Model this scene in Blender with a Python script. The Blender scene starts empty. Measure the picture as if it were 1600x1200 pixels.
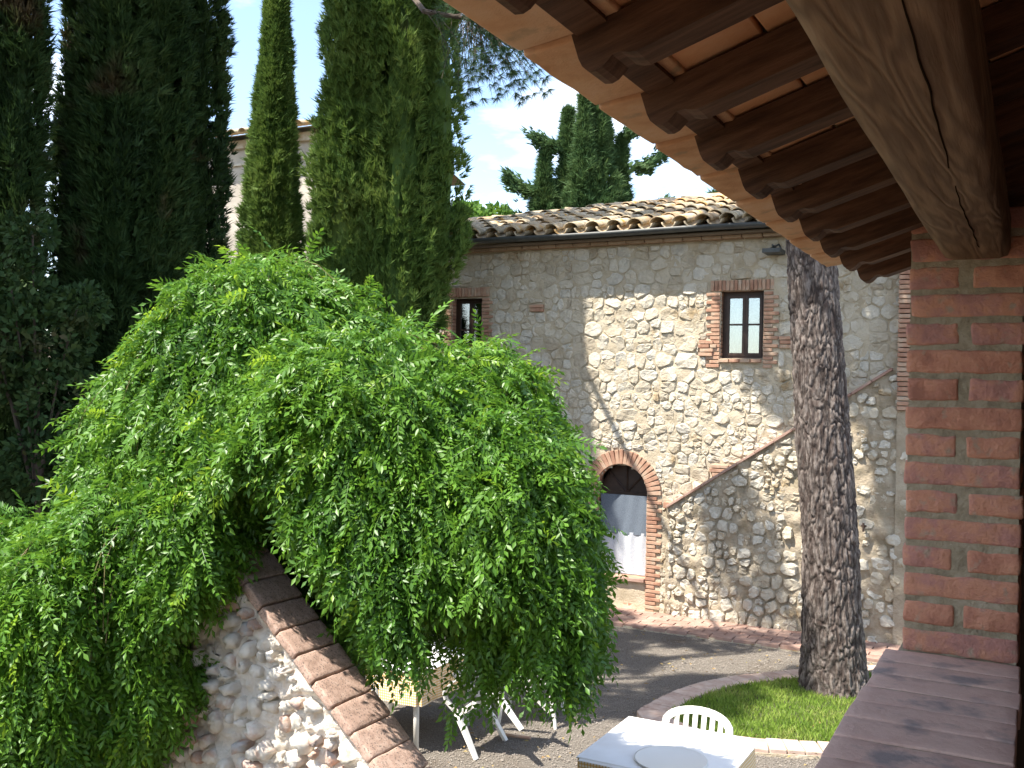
import bpy, math, random
import numpy as np
from mathutils import Vector, Matrix, noise

R = math.radians
sc = bpy.context.scene
# ---------------------------------------------------------------- camera, sky, sun, exposure
cam_d = bpy.data.cameras.new('camera'); cam = bpy.data.objects.new('camera', cam_d)
sc.collection.objects.link(cam); sc.camera = cam
cam_d.sensor_width = 36; cam_d.lens = 34.9; cam_d.clip_start = 0.05; cam_d.clip_end = 2000
cam.matrix_world = Matrix.Translation((0, 0, 3.2)) @ Matrix.Rotation(R(90.37), 4, 'X') @ Matrix.Rotation(R(1.26), 4, 'Z')
SUN_AZ = R(-118)      # from +Y, negative = to the left of the view
SUN_EL = R(59)
w = bpy.data.worlds.new('World'); sc.world = w; w.use_nodes = True
nt = w.node_tree; nt.nodes.clear()
def wn(t, **k):
    n = nt.nodes.new(t)
    for a, b in k.items(): setattr(n, a, b)
    return n
sky = wn('ShaderNodeTexSky', sky_type='NISHITA', sun_disc=False, sun_elevation=SUN_EL, sun_rotation=SUN_AZ, dust_density=1.2, air_density=1.0)
bg = wn('ShaderNodeBackground'); bg.inputs[1].default_value = 0.15
tc = wn('ShaderNodeTexCoord'); mp = wn('ShaderNodeMapping'); mp.inputs['Scale'].default_value = (1.0, 1.0, 3.2); mp.inputs['Location'].default_value = (1.2, 0.9, 0.4)
cn = wn('ShaderNodeTexNoise'); cn.inputs['Scale'].default_value = 2.6; cn.inputs['Detail'].default_value = 9; cn.inputs['Roughness'].default_value = 0.58
cr = wn('ShaderNodeValToRGB'); cr.color_ramp.elements[0].position = 0.50; cr.color_ramp.elements[1].position = 0.72
mx = wn('ShaderNodeMix', data_type='RGBA'); mx.inputs['B'].default_value = (6.5, 6.7, 7.0, 1)
wo = wn('ShaderNodeOutputWorld')
L = nt.links.new
L(tc.outputs['Generated'], mp.inputs[0]); L(mp.outputs[0], cn.inputs[0]); L(cn.outputs[0], cr.inputs[0])
L(cr.outputs[0], mx.inputs['Factor']); L(sky.outputs[0], mx.inputs['A']); L(mx.outputs['Result'], bg.inputs[0]); L(bg.outputs[0], wo.inputs[0])
sd = bpy.data.lights.new('sun', 'SUN'); sd.energy = 4.4; sd.angle = R(0.55); sd.color = (1, 0.94, 0.85)
so = bpy.data.objects.new('sun', sd); sc.collection.objects.link(so)
sdir = Vector((math.sin(SUN_AZ) * math.cos(SUN_EL), math.cos(SUN_AZ) * math.cos(SUN_EL), math.sin(SUN_EL)))
so.rotation_euler = sdir.to_track_quat('Z', 'Y').to_euler(); so.location = (-30, -5, 40)
sc.view_settings.view_transform = 'Standard'; sc.view_settings.look = 'None'
sc.view_settings.exposure = 1.42; sc.view_settings.gamma = 1

# ---------------------------------------------------------------- helpers
TH = R(28)             # the buildings' axes are turned 28 degrees clockwise from the view
CT, ST = math.cos(TH), math.sin(TH)
def F2W(x, y): return (x * CT + y * ST, -x * ST + y * CT)    # building axes -> world
def W2F(X, Y): return (X * CT - Y * ST, X * ST + Y * CT)
COL = sc.collection
rnd = random.Random(7)
npr = np.random.default_rng(7)

def link(o, parent=None):
    COL.objects.link(o)
    if parent is not None: o.parent = parent
    return o
def tag(o, label=None, cat=None, group=None, kind=None):
    if label: o['label'] = label
    if cat: o['category'] = cat
    if group: o['group'] = group
    if kind: o['kind'] = kind
    return o
def empty(name, label, cat, x, y, z=0, rz=0, group=None, world=False):
    o = bpy.data.objects.new(name, None); COL.objects.link(o)
    if not world: x, y = F2W(x, y); rz = rz - TH
    o.location = (x, y, z); o.rotation_euler = (0, 0, rz); o.empty_display_size = 0.2
    return tag(o, label, cat, group)
class MB:
    def __init__(s): s.v = []; s.f = []
    def add(s, v, f):
        b = len(s.v); s.v += [tuple(p) for p in v]; s.f += [tuple(i + b for i in q) for q in f]; return s
    def box(s, x0, x1, y0, y1, z0, z1):
        v = [(x, y, z) for z in (z0, z1) for y in (y0, y1) for x in (x0, x1)]
        return s.add(v, [(0, 2, 3, 1), (4, 5, 7, 6), (0, 1, 5, 4), (2, 6, 7, 3), (0, 4, 6, 2), (1, 3, 7, 5)])
    def bar(s, p, q, r0, r1=None, n=8, cap=True):
        r1 = r0 if r1 is None else r1
        p = Vector(p); q = Vector(q); d = (q - p).normalized()
        a = d.orthogonal().normalized(); b = d.cross(a)
        v = []
        for c, r in ((p, r0), (q, r1)):
            for i in range(n):
                t = 2 * math.pi * i / n; v.append(c + (a * math.cos(t) + b * math.sin(t)) * r)
        f = [(i, (i + 1) % n, n + (i + 1) % n, n + i) for i in range(n)]
        if cap: f += [tuple(range(n - 1, -1, -1)), tuple(range(n, 2 * n))]
        return s.add(v, f)
    def path(s, pts, r, n=6):
        for i in range(len(pts) - 1):
            ra = r[i] if hasattr(r, '__len__') else r; rb = r[i + 1] if hasattr(r, '__len__') else r
            s.bar(pts[i], pts[i + 1], ra, rb, n, True)
        return s
    def mesh(s, name, mat, smooth=False):
        m = bpy.data.meshes.new(name); m.from_pydata(s.v, [], s.f)
        if mat: m.materials.append(mat)
        if smooth: m.polygons.foreach_set('use_smooth', [True] * len(m.polygons))
        m.update(); return m
    def build(s, name, mat, parent=None, loc=(0, 0, 0), smooth=False, rot=None):
        o = bpy.data.objects.new(name, s.mesh(name, mat, smooth)); o.location = loc
        if rot: o.rotation_euler = rot
        return link(o, parent)
def np_mesh(name, V, T, mat, smooth=False, attr=None):
    """V (n,3) float, T (m,k) int : k = 3 or 4"""
    m = bpy.data.meshes.new(name); n = len(V); k = T.shape[1]; c = len(T)
    m.vertices.add(n); m.vertices.foreach_set('co', np.ascontiguousarray(V, dtype=np.float32).ravel())
    m.loops.add(c * k); m.loops.foreach_set('vertex_index', np.ascontiguousarray(T, dtype=np.int32).ravel())
    m.polygons.add(c); m.polygons.foreach_set('loop_start', np.arange(0, c * k, k, dtype=np.int32))
    m.polygons.foreach_set('loop_total', np.full(c, k, dtype=np.int32))
    if smooth: m.polygons.foreach_set('use_smooth', np.ones(c, dtype=bool))
    if attr is not None:
        at = m.attributes.new('furrow', 'FLOAT', 'POINT'); at.data.foreach_set('value', np.asarray(attr, dtype=np.float32))
    m.materials.append(mat); m.update(calc_edges=True); m.validate(); return m
def rbox(sx, sy, sz, r=0.006, n=(3, 2, 2), amp=0.0, seed=0, freq=18):
    """box with worn rounded edges, centred, as an MB"""
    mb = MB(); idx = {}; h = (sx / 2, sy / 2, sz / 2)
    def vert(p):
        k = (round(p[0], 5), round(p[1], 5), round(p[2], 5))
        if k in idx: return idx[k]
        inner = [max(-h[i] + r, min(h[i] - r, p[i])) for i in range(3)]
        d = Vector([p[i] - inner[i] for i in range(3)])
        q = Vector(inner) + (d.normalized() * r if d.length > 1e-9 else d)
        if amp:
            nn = noise.noise_vector(Vector((q.x * freq + seed * 3.7, q.y * freq - seed * 1.3, q.z * freq + seed)))
            q = q + nn * amp
        idx[k] = len(mb.v); mb.v.append(tuple(q)); return idx[k]
    def ax(i):
        k = n[i]; e = h[i]; inn = e - r
        return [-e] + [-inn + 2 * inn * j / k for j in range(k + 1)] + [e]
    X, Y, Z = ax(0), ax(1), ax(2)
    def face(A, B, mk, flip):
        for i in range(len(A) - 1):
            for j in range(len(B) - 1):
                q = [vert(mk(A[i], B[j])), vert(mk(A[i + 1], B[j])), vert(mk(A[i + 1], B[j + 1])), vert(mk(A[i], B[j + 1]))]
                q = list(dict.fromkeys(q))
                if len(q) > 2: mb.f.append(tuple(q[::-1] if flip else q))
    face(X, Y, lambda a, b: (a, b, h[2]), False); face(X, Y, lambda a, b: (a, b, -h[2]), True)
    face(X, Z, lambda a, b: (a, -h[1], b), False); face(X, Z, lambda a, b: (a, h[1], b), True)
    face(Y, Z, lambda a, b: (h[0], a, b), False); face(Y, Z, lambda a, b: (-h[0], a, b), True)
    return mb
def dup(me, name, parent, loc, rot=(0, 0, 0), scale=(1, 1, 1)):
    o = bpy.data.objects.new(name, me); o.location = loc; o.rotation_euler = rot; o.scale = scale
    return link(o, parent)

# ---------------------------------------------------------------- materials
def material(name, cols, rough=0.8, scale=6, bump=0.3, bscale=40, bdist=0.01, spec=0.3, rand=1.0, trans=0.0, metal=0, stretch=(1, 1, 1), detail=6, coord='pos', furrow_col=None, wave=None, sat=None, spots=None):
    m = bpy.data.materials.new(name); m.use_nodes = True; t = m.node_tree; N = t.nodes; K = t.links.new
    p = N['Principled BSDF']; out = N['Material Output']
    p.inputs['Roughness'].default_value = rough; p.inputs['Specular IOR Level'].default_value = spec; p.inputs['Metallic'].default_value = metal
    geo = N.new('ShaderNodeNewGeometry'); oi = N.new('ShaderNodeObjectInfo'); tx = N.new('ShaderNodeTexCoord')
    mp = N.new('ShaderNodeMapping'); mp.inputs['Scale'].default_value = stretch
    K(geo.outputs['Position'] if coord == 'pos' else tx.outputs['Object'], mp.inputs[0])
    if coord == 'obj':       # shift each object's grain
        ad = N.new('ShaderNodeVectorMath'); ad.operation = 'SCALE'; cx = N.new('ShaderNodeCombineXYZ')
        for i in range(3): K(oi.outputs['Random'], cx.inputs[i])
        K(cx.outputs[0], ad.inputs[0]); ad.inputs['Scale'].default_value = 37.0; K(ad.outputs[0], mp.inputs['Location'])
    no = N.new('ShaderNodeTexNoise'); no.inputs['Scale'].default_value = scale; no.inputs['Detail'].default_value = detail; no.inputs['Roughness'].default_value = 0.6
    K(mp.outputs[0], no.inputs['Vector'])
    a1 = N.new('ShaderNodeMath'); a1.operation = 'ADD'; K(oi.outputs['Random'], a1.inputs[0]); K(geo.outputs['Random Per Island'], a1.inputs[1])
    fr = N.new('ShaderNodeMath'); fr.operation = 'FRACT'; K(a1.outputs[0], fr.inputs[0])
    # factor = mix(noise stretched, random, rand)
    mr = N.new('ShaderNodeMapRange'); mr.inputs['From Min'].default_value = 0.32; mr.inputs['From Max'].default_value = 0.68; K(no.outputs[0], mr.inputs[0])
    mf = N.new('ShaderNodeMix'); mf.inputs['Factor'].default_value = rand * 0.62; K(mr.outputs[0], mf.inputs['A']); K(fr.outputs[0], mf.inputs['B'])
    rp = N.new('ShaderNodeValToRGB'); e = rp.color_ramp
    while len(e.elements) < len(cols): e.elements.new(0.5)
    for i, c in enumerate(cols):
        e.elements[i].position = 0.08 + 0.84 * i / max(1, len(cols) - 1); e.elements[i].color = (*c, 1)
    K(mf.outputs['Result'], rp.inputs[0]); col = rp.outputs[0]
    if spots:
        n2 = N.new('ShaderNodeTexNoise'); n2.inputs['Scale'].default_value = spots[0]; n2.inputs['Detail'].default_value = 4; K(mp.outputs[0], n2.inputs['Vector'])
        r2 = N.new('ShaderNodeMapRange'); r2.inputs['From Min'].default_value = spots[1]; r2.inputs['From Max'].default_value = spots[1] + 0.12; K(n2.outputs[0], r2.inputs[0])
        m2 = N.new('ShaderNodeMix'); m2.data_type = 'RGBA'; K(r2.outputs[0], m2.inputs['Factor']); K(col, m2.inputs['A']); m2.inputs['B'].default_value = (*spots[2], 1); col = m2.outputs['Result']
    if wave:
        wv = N.new('ShaderNodeTexNoise'); wv.inputs['Scale'].default_value = wave[0]; wv.inputs['Detail'].default_value = 3; wv.inputs['Distortion'].default_value = 1.2
        m3p = N.new('ShaderNodeMapping'); m3p.inputs['Scale'].default_value = wave[1]; K(mp.outputs[0], m3p.inputs[0]); K(m3p.outputs[0], wv.inputs['Vector'])
        rings = N.new('ShaderNodeMath'); rings.operation = 'MULTIPLY'; rings.inputs[1].default_value = wave[2]; K(wv.outputs[0], rings.inputs[0])
        sn = N.new('ShaderNodeMath'); sn.operation = 'SINE'; K(rings.outputs[0], sn.inputs[0])
        r3 = N.new('ShaderNodeMapRange'); r3.inputs['From Min'].default_value = -1; r3.inputs['To Min'].default_value = 0; r3.inputs['To Max'].default_value = wave[3]; K(sn.outputs[0], r3.inputs[0])
        m4 = N.new('ShaderNodeMix'); m4.data_type = 'RGBA'; K(r3.outputs[0], m4.inputs['Factor']); K(col, m4.inputs['A']); m4.inputs['B'].default_value = (*wave[4], 1); col = m4.outputs['Result']
    if furrow_col:
        at = N.new('ShaderNodeAttribute'); at.attribute_name = 'furrow'
        m5 = N.new('ShaderNodeMix'); m5.data_type = 'RGBA'; K(at.outputs['Fac'], m5.inputs['Factor']); K(col, m5.inputs['A']); m5.inputs['B'].default_value = (*furrow_col, 1); col = m5.outputs['Result']
    K(col, p.inputs['Base Color'])
    if bump:
        bn = N.new('ShaderNodeTexNoise'); bn.inputs['Scale'].default_value = bscale; bn.inputs['Detail'].default_value = 8; bn.inputs['Roughness'].default_value = 0.65; K(mp.outputs[0], bn.inputs['Vector'])
        bp = N.new('ShaderNodeBump'); bp.inputs['Strength'].default_value = bump; bp.inputs['Distance'].default_value = bdist
        K(bn.outputs[0], bp.inputs['Height']); K(bp.outputs[0], p.inputs['Normal'])
        if wave:
            b2 = N.new('ShaderNodeBump'); b2.inputs['Strength'].default_value = 0.35; b2.inputs['Distance'].default_value = 0.002; K(sn.outputs[0], b2.inputs['Height']); K(bp.outputs[0], b2.inputs['Normal']); K(b2.outputs[0], p.inputs['Normal'])
    if trans:
        tr = N.new('ShaderNodeBsdfTranslucent'); hs = N.new('ShaderNodeHueSaturation'); hs.inputs['Hue'].default_value = 0.485; hs.inputs['Value'].default_value = 1.5; K(col, hs.inputs['Color']); K(hs.outputs[0], tr.inputs[0])
        ms = N.new('ShaderNodeMixShader'); ms.inputs[0].default_value = trans; K(p.outputs[0], ms.inputs[1]); K(tr.outputs[0], ms.inputs[2]); K(ms.outputs[0], out.inputs[0])
    return m
M = {}
M['stone'] = material('limestone', [(.38, .32, .235), (.48, .42, .32), (.53, .475, .375), (.58, .54, .455), (.43, .40, .335)], .9, 5, .8, 22, .03, .2, .9, spots=(2.2, .60, (.36, .27, .16)))
M['mortar'] = material('lime mortar', [(.40, .335, .235), (.48, .41, .30), (.53, .465, .355)], .95, 4, .8, 34, .02, .1, 0)
M['rubble'] = material('rubble stone', [(.50, .44, .35), (.62, .57, .49), (.68, .64, .57), (.50, .33, .25), (.40, .39, .38)], .9, 7, .7, 30, .015, .2, .9)
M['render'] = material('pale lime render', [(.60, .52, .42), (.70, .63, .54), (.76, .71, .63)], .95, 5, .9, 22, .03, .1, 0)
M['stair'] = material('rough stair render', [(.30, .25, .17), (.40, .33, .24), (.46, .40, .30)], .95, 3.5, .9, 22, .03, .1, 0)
M['brick'] = material('fired brick', [(.29, .15, .10), (.38, .215, .145), (.45, .29, .20), (.44, .35, .26)], .9, 9, .5, 60, .006, .2, .8)
M['pillar_brick'] = material('red hand made brick', [(.36, .165, .115), (.48, .22, .145), (.56, .275, .175), (.46, .225, .18), (.36, .185, .155)], .9, 16, .9, 75, .008, .25, .75, spots=(24, .60, (.40, .30, .22)))
M['pillar_mortar'] = material('grey green mortar', [(.25, .21, .145), (.34, .29, .20), (.41, .355, .26)], .95, 25, .9, 90, .008, .1, 0)
M['sill_brick'] = material('dusty sill brick', [(.48, .31, .245), (.57, .38, .31), (.62, .43, .35), (.52, .36, .30)], .85, 14, .6, 60, .006, .3, .6, spots=(9, .56, (.29, .24, .225)))
M['cornice'] = material('dull brown cornice brick', [(.24, .17, .11), (.31, .215, .14), (.36, .27, .19)], .95, 9, .5, 50, .006, .1, .6)
M['coping'] = material('coping brick with lichen', [(.32, .215, .165), (.45, .31, .245), (.52, .38, .305)], .95, 30, .6, 120, .006, .1, .35, spots=(110, .55, (.15, .12, .10)))
M['coppo'] = material('weathered clay roof tile', [(.36, .23, .13), (.47, .35, .22), (.55, .46, .32), (.30, .25, .18), (.44, .36, .23)], .9, 10, .5, 50, .01, .2, .85, spots=(5, .58, (.52, .29, .08)))
M['ceil'] = material('terracotta ceiling tile', [(.58, .27, .13), (.70, .37, .19), (.74, .46, .28)], .85, 9, .35, 60, .004, .2, .6)
M['eave'] = material('eave clay tile', [(.50, .27, .14), (.62, .37, .21), (.66, .44, .28)], .9, 12, .6, 45, .008, .15, .4, spots=(14, .6, (.36, .27, .17)))
M['rafter'] = material('brown stained rafter', [(.05, .024, .013), (.10, .050, .027), (.155, .082, .047)], .75, 12, .5, 60, .004, .25, .35, coord='obj', stretch=(.6, 5, 5))
M['beam'] = material('weathered oak', [(.17, .10, .055), (.235, .148, .085), (.29, .195, .12)], .8, 8, .5, 60, .003, .25, 0, coord='obj', stretch=(6, .4, 6), wave=(1.4, (.55, .9, .55), 95, .5, (.075, .042, .023)))
M['crack'] = material('dark timber split', [(.012, .008, .005), (.02, .013, .008)], .95, 8, 0, spec=0)
M['wood_dark'] = material('dark brown window wood', [(.035, .02, .014), (.06, .034, .022)], .5, 12, .2, 60, .002, .4, 0)
M['black'] = material('unlit room tone', [(.05, .045, .04), (.07, .06, .05)], .95, 3, 0, spec=.1)  # near-black surfaces stand for the unlit rooms behind the openings
M['gutter'] = material('dark painted metal', [(.035, .04, .04), (.055, .06, .058)], .5, 6, .1, 40, .002, .5, 0)
M['iron'] = material('rusted iron', [(.03, .02, .016), (.07, .04, .026)], .7, 30, .3, 80, .002, .4, 0)
M['lace'] = material('white lace curtain', [(.62, .66, .72), (.78, .80, .82)], .9, 60, .3, 220, .002, .1, 0, trans=.25, spots=(130, .55, (.40, .44, .50)))
M['lacegrey'] = material('grey lace panel', [(.11, .135, .165), (.18, .21, .25)], .9, 90, .3, 260, .002, .1, 0)
M['plastic'] = material('white moulded plastic', [(.74, .72, .66), (.80, .78, .72)], .4, 3, 0, spec=.5)
M['cloth'] = material('white cotton cloth', [(.80, .78, .74), (.86, .85, .82)], .9, 5, .15, 300, .001, .1, 0)
M['gravel'] = material('grey beige gravel', [(.13, .11, .09), (.215, .19, .158), (.31, .28, .24)], .95, 70, 1.0, 85, .03, .1, 0, detail=8, spots=(1.1, .60, (.16, .13, .10)))
M['pebble'] = material('gravel stones', [(.11, .095, .08), (.19, .165, .14), (.28, .25, .215), (.20, .16, .13)], .9, 10, 0, spec=.1)
M['paving'] = material('pink paving brick', [(.28, .165, .125), (.36, .235, .185), (.42, .30, .24)], .9, 9, .5, 50, .006, .2, .6)
M['edging'] = material('pale worn edging brick', [(.38, .26, .20), (.48, .36, .29), (.56, .46, .38)], .9, 9, .5, 50, .006, .2, .6)
M['grass'] = material('lawn blades', [(.09, .16, .02), (.16, .26, .035), (.24, .34, .06), (.34, .36, .11)], .6, 3, 0, spec=.25, rand=.8, trans=.3)
M['soil'] = material('dark soil', [(.035, .04, .016), (.07, .08, .03)], .95, 12, .5, 60, .01)
M['earth'] = material('dark earth', [(.07, .055, .035), (.12, .095, .06)], .95, 3, .5, 30, .02)
M['leaf'] = material('glossy green leaflet', [(.046, .125, .013), (.072, .18, .017), (.115, .245, .024), (.085, .20, .02)], .42, 1.4, 0, spec=.42, rand=.75, trans=.33)
M['youngleaf'] = material('yellow green young leaflet', [(.16, .30, .02), (.24, .38, .035)], .4, 2, 0, spec=.45, rand=.7, trans=.4)
M['stem'] = material('green brown stem', [(.10, .10, .03), (.16, .13, .05)], .7, 8, 0)
M['wood'] = material('grey brown branch bark', [(.06, .045, .033), (.11, .085, .065)], .9, 20, .6, 60, .01)
M['cypress'] = material('cypress foliage', [(.012, .028, .010), (.022, .050, .014), (.038, .075, .020), (.060, .092, .030)], .65, 1.1, 0, spec=.2, rand=.65, trans=.15, spots=(1.3, .60, (.075, .055, .028)))  # base darkened: the shade on the left trees is put into the colour
M['cypress_sunlit'] = material('sun brightened cypress foliage', [(.055, .11, .024), (.105, .18, .036), (.18, .25, .06)], .65, 1.1, 0, spec=.2, rand=.65, trans=.2, spots=(1.7, .66, (.10, .075, .03)))  # brightened all round: the sunlit green is put into the colour
M['conifer'] = material('blue green conifer foliage', [(.035, .08, .03), (.065, .125, .042), (.11, .175, .06)], .65, 1, 0, spec=.2, rand=.7, trans=.2)
M['broadleaf'] = material('light broadleaf foliage', [(.05, .12, .018), (.09, .19, .03), (.15, .26, .045)], .5, 1, 0, spec=.3, rand=.8, trans=.3)
M['needles'] = material('pine needles', [(.03, .075, .028), (.06, .11, .04)], .6, 2, 0, spec=.25, rand=.7, trans=.15)
M['bark'] = material('plated pine bark', [(.068, .050, .042), (.11, .086, .074), (.21, .178, .155), (.09, .066, .055)], .95, 16, .8, 70, .012, .15, 0, stretch=(1, 1, .35), furrow_col=(.028, .021, .018))
M['plaster'] = material('old grey plaster', [(.30, .27, .22), (.40, .36, .30), (.48, .43, .35)], .95, 1.2, .4, 12, .02, .1, 0)
M['floor'] = material('loggia floor tile', [(.16, .08, .05), (.22, .12, .08)], .8, 6, .2, 40, .004)
M['inner_wall'] = material('old interior plaster', [(.13, .10, .075), (.17, .135, .10)], .95, 3, .4, 20, .01)
M['sphere_grey'] = material('dark grey fabric', [(.08, .085, .09), (.12, .125, .13)], .9, 6, .2, 90, .002)

def glass_mat():
    m = bpy.data.materials.new('window glass'); m.use_nodes = True; t = m.node_tree; N = t.nodes; K = t.links.new
    N.remove(N['Principled BSDF']); g = N.new('ShaderNodeBsdfGlossy'); g.inputs['Roughness'].default_value = .03; g.inputs[0].default_value = (.9, .95, 1, 1)
    tr = N.new('ShaderNodeBsdfTransparent'); tr.inputs[0].default_value = (.85, .9, .9, 1); mi = N.new('ShaderNodeMixShader')
    fr = N.new('ShaderNodeFresnel'); fr.inputs['IOR'].default_value = 2.8; K(fr.outputs[0], mi.inputs[0])
    nz = N.new('ShaderNodeTexNoise'); nz.inputs['Scale'].default_value = 3; bp = N.new('ShaderNodeBump'); bp.inputs['Strength'].default_value = .06; K(nz.outputs[0], bp.inputs['Height']); K(bp.outputs[0], g.inputs['Normal'])
    K(tr.outputs[0], mi.inputs[1]); K(g.outputs[0], mi.inputs[2]); K(mi.outputs[0], N['Material Output'].inputs[0]); return m
M['glass'] = glass_mat()
def check_mat():
    m = material('yellow checked cloth', [(.72, .68, .60), (.78, .75, .68)], .9, 5, .1, 300, .001, .1, 0)
    t = m.node_tree; N = t.nodes; K = t.links.new; p = N['Principled BSDF']
    tx = N.new('ShaderNodeTexCoord'); old = p.inputs['Base Color'].links[0].from_socket; col = old
    sx = N.new('ShaderNodeSeparateXYZ'); K(tx.outputs['Object'], sx.inputs[0])
    ad = N.new('ShaderNodeMath'); K(sx.outputs[0], ad.inputs[0]); K(sx.outputs[1], ad.inputs[1])
    vals = [ad.outputs[0], sx.outputs[2]]
    for v in vals:
        mo = N.new('ShaderNodeMath'); mo.operation = 'PINGPONG'; mo.inputs[1].default_value = .011; K(v, mo.inputs[0])
        gt = N.new('ShaderNodeMath'); gt.operation = 'GREATER_THAN'; gt.inputs[1].default_value = .0058; K(mo.outputs[0], gt.inputs[0])
        ml = N.new('ShaderNodeMath'); ml.operation = 'MULTIPLY'; ml.inputs[1].default_value = .72; K(gt.outputs[0], ml.inputs[0])
        mm = N.new('ShaderNodeMix'); mm.data_type = 'RGBA'; K(ml.outputs[0], mm.inputs['Factor']); K(col, mm.inputs['A']); mm.inputs['B'].default_value = (.62, .36, .07, 1); col = mm.outputs['Result']
    K(col, p.inputs['Base Color']); return m
M['check'] = check_mat()

# ---------------------------------------------------------------- masonry: Voronoi stones
def clip(poly, nx, ny, d):
    out = []; n = len(poly)
    for i in range(n):
        a = poly[i]; b = poly[(i + 1) % n]; da = a[0] * nx + a[1] * ny - d; db = b[0] * nx + b[1] * ny - d
        if da <= 0: out.append(a)
        if (da < 0 < db) or (db < 0 < da):
            t = da / (da - db); out.append((a[0] + t * (b[0] - a[0]), a[1] + t * (b[1] - a[1])))
    return out
def area(p): return 0.5 * abs(sum(p[i][0] * p[(i + 1) % len(p)][1] - p[(i + 1) % len(p)][0] * p[i][1] for i in range(len(p)))) if len(p) > 2 else 0
def masonry(x0, x1, z0, z1, hmin, hmax, wmin, wmax, jit, seed):
    r = random.Random(seed); pts = []; z = z0
    while z < z1:
        h = r.uniform(hmin, hmax); x = x0 - r.random() * wmax
        while x < x1 + wmax:
            ww = r.uniform(wmin, wmax) * (h / hmax) ** .5
            if r.random() < .28 and h > hmin * 1.3:     # two small stones on top of each other
                ww *= .7
                pts += [(x + ww / 2, z + h * .27, ww), (x + ww / 2 + r.uniform(-.02, .02), z + h * .76, ww)]
            else: pts.append((x + ww / 2 + r.uniform(-1, 1) * jit, z + h / 2 + r.uniform(-1, 1) * jit, ww))
            x += ww
        z += h
    P = np.array(pts); cells = []
    for i, (px, pz, ww) in enumerate(pts):
        d2 = (P[:, 0] - px) ** 2 + (P[:, 1] - pz) ** 2; near = np.argsort(d2)[1:22]
        s = wmax * 1.2; c = [(max(x0, px - s), max(z0, pz - s)), (min(x1, px + s), max(z0, pz - s)), (min(x1, px + s), min(z1, pz + s)), (max(x0, px - s), min(z1, pz + s))]
        if c[0][0] >= c[1][0]: continue
        for j in near:
            qx, qz, qw = pts[j]; nx, nz = qx - px, qz - pz; l = math.hypot(nx, nz)
            if l < 1e-6: continue
            wt = .5 + .35 * (ww - qw) / (ww + qw) if abs(nx) > abs(nz) else .5
            mx_, mz_ = px + nx * wt, pz + nz * wt
            c = clip(c, nx / l, nz / l, (mx_ * nx + mz_ * nz) / l)
            if len(c) < 3: break
        if len(c) >= 3 and area(c) > .0012: cells.append(c)
    return cells
def avoid_rects(cells, rects):
    out = []
    for c in cells:
        for (a0, a1, b0, b1) in rects:
            if not c: break
            if max(p[0] for p in c) <= a0 or min(p[0] for p in c) >= a1 or max(p[1] for p in c) <= b0 or min(p[1] for p in c) >= b1: continue
            opts = [clip(c, 1, 0, a0), clip(c, -1, 0, -a1), clip(c, 0, 1, b0), clip(c, 0, -1, -b1)]
            c = max(opts, key=area)
            if area(c) < .0012: c = None
        if c: out.append(c)
    return out
def stone_mb(poly, gap, depth, r, rough=.012):
    """one rounded stone from its cell; front faces -y. returns MB relative to centroid and the centroid"""
    cx = sum(p[0] for p in poly) / len(poly); cz = sum(p[1] for p in poly) / len(poly)
    # resample outline, round corners by chaikin
    q = poly
    for _ in range(1):
        n = []
        for i in range(len(q)):
            a = q[i]; b = q[(i + 1) % len(q)]
            n += [(a[0] * .9 + b[0] * .1, a[1] * .9 + b[1] * .1), (a[0] * .1 + b[0] * .9, a[1] * .1 + b[1] * .9)]
        q = n
    per = sum(math.dist(q[i], q[(i + 1) % len(q)]) for i in range(len(q))); n = 12; step = per / n; o = []; acc = 0; i = 0; tgt = 0
    for i in range(len(q)):
        a = q[i]; b = q[(i + 1) % len(q)]; l = math.dist(a, b)
        while tgt < acc + l and len(o) < n and l > 1e-9:
            t = (tgt - acc) / l; o.append((a[0] + (b[0] - a[0]) * t, a[1] + (b[1] - a[1]) * t)); tgt += step
        acc += l
    if len(o) < 4: return None
    rad = sum(math.dist((cx, cz), p) for p in o) / len(o)
    k0 = max(.3, 1 - gap / rad)
    mb = MB(); n = len(o); tx = r.uniform(-.25, .25); tz = r.uniform(-.25, .25)
    for k, y in ((k0, depth * .9), (k0 * .97, -depth * .35), (k0 * .84, -depth * .95)):
        for p in o:
            dx, dz = (p[0] - cx) * k, (p[1] - cz) * k
            j = rough if y < depth * .5 else rough * .4
            mb.v.append((dx + r.uniform(-j, j) * .6, y + (dx * tx + dz * tz) * (.6 if y < 0 else 0) + r.uniform(-j, j), dz + r.uniform(-j, j) * .6))
    mb.v.append((r.uniform(-j, j), -depth * 1.08 + r.uniform(-j, j), 0))
    for lv in range(2):
        for i in range(n):
            a, b = lv * n + i, lv * n + (i + 1) % n; mb.f.append((a, b, b + n, a + n))
    for i in range(n): mb.f.append((2 * n + i, 2 * n + (i + 1) % n, 3 * n))
    # winding so that normals point to -y
    v0, v1, v2 = (Vector(mb.v[k]) for k in mb.f[-1])
    if (v1 - v0).cross(v2 - v0).y > 0: mb.f = [f[::-1] for f in mb.f]
    return mb, cx, cz
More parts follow.
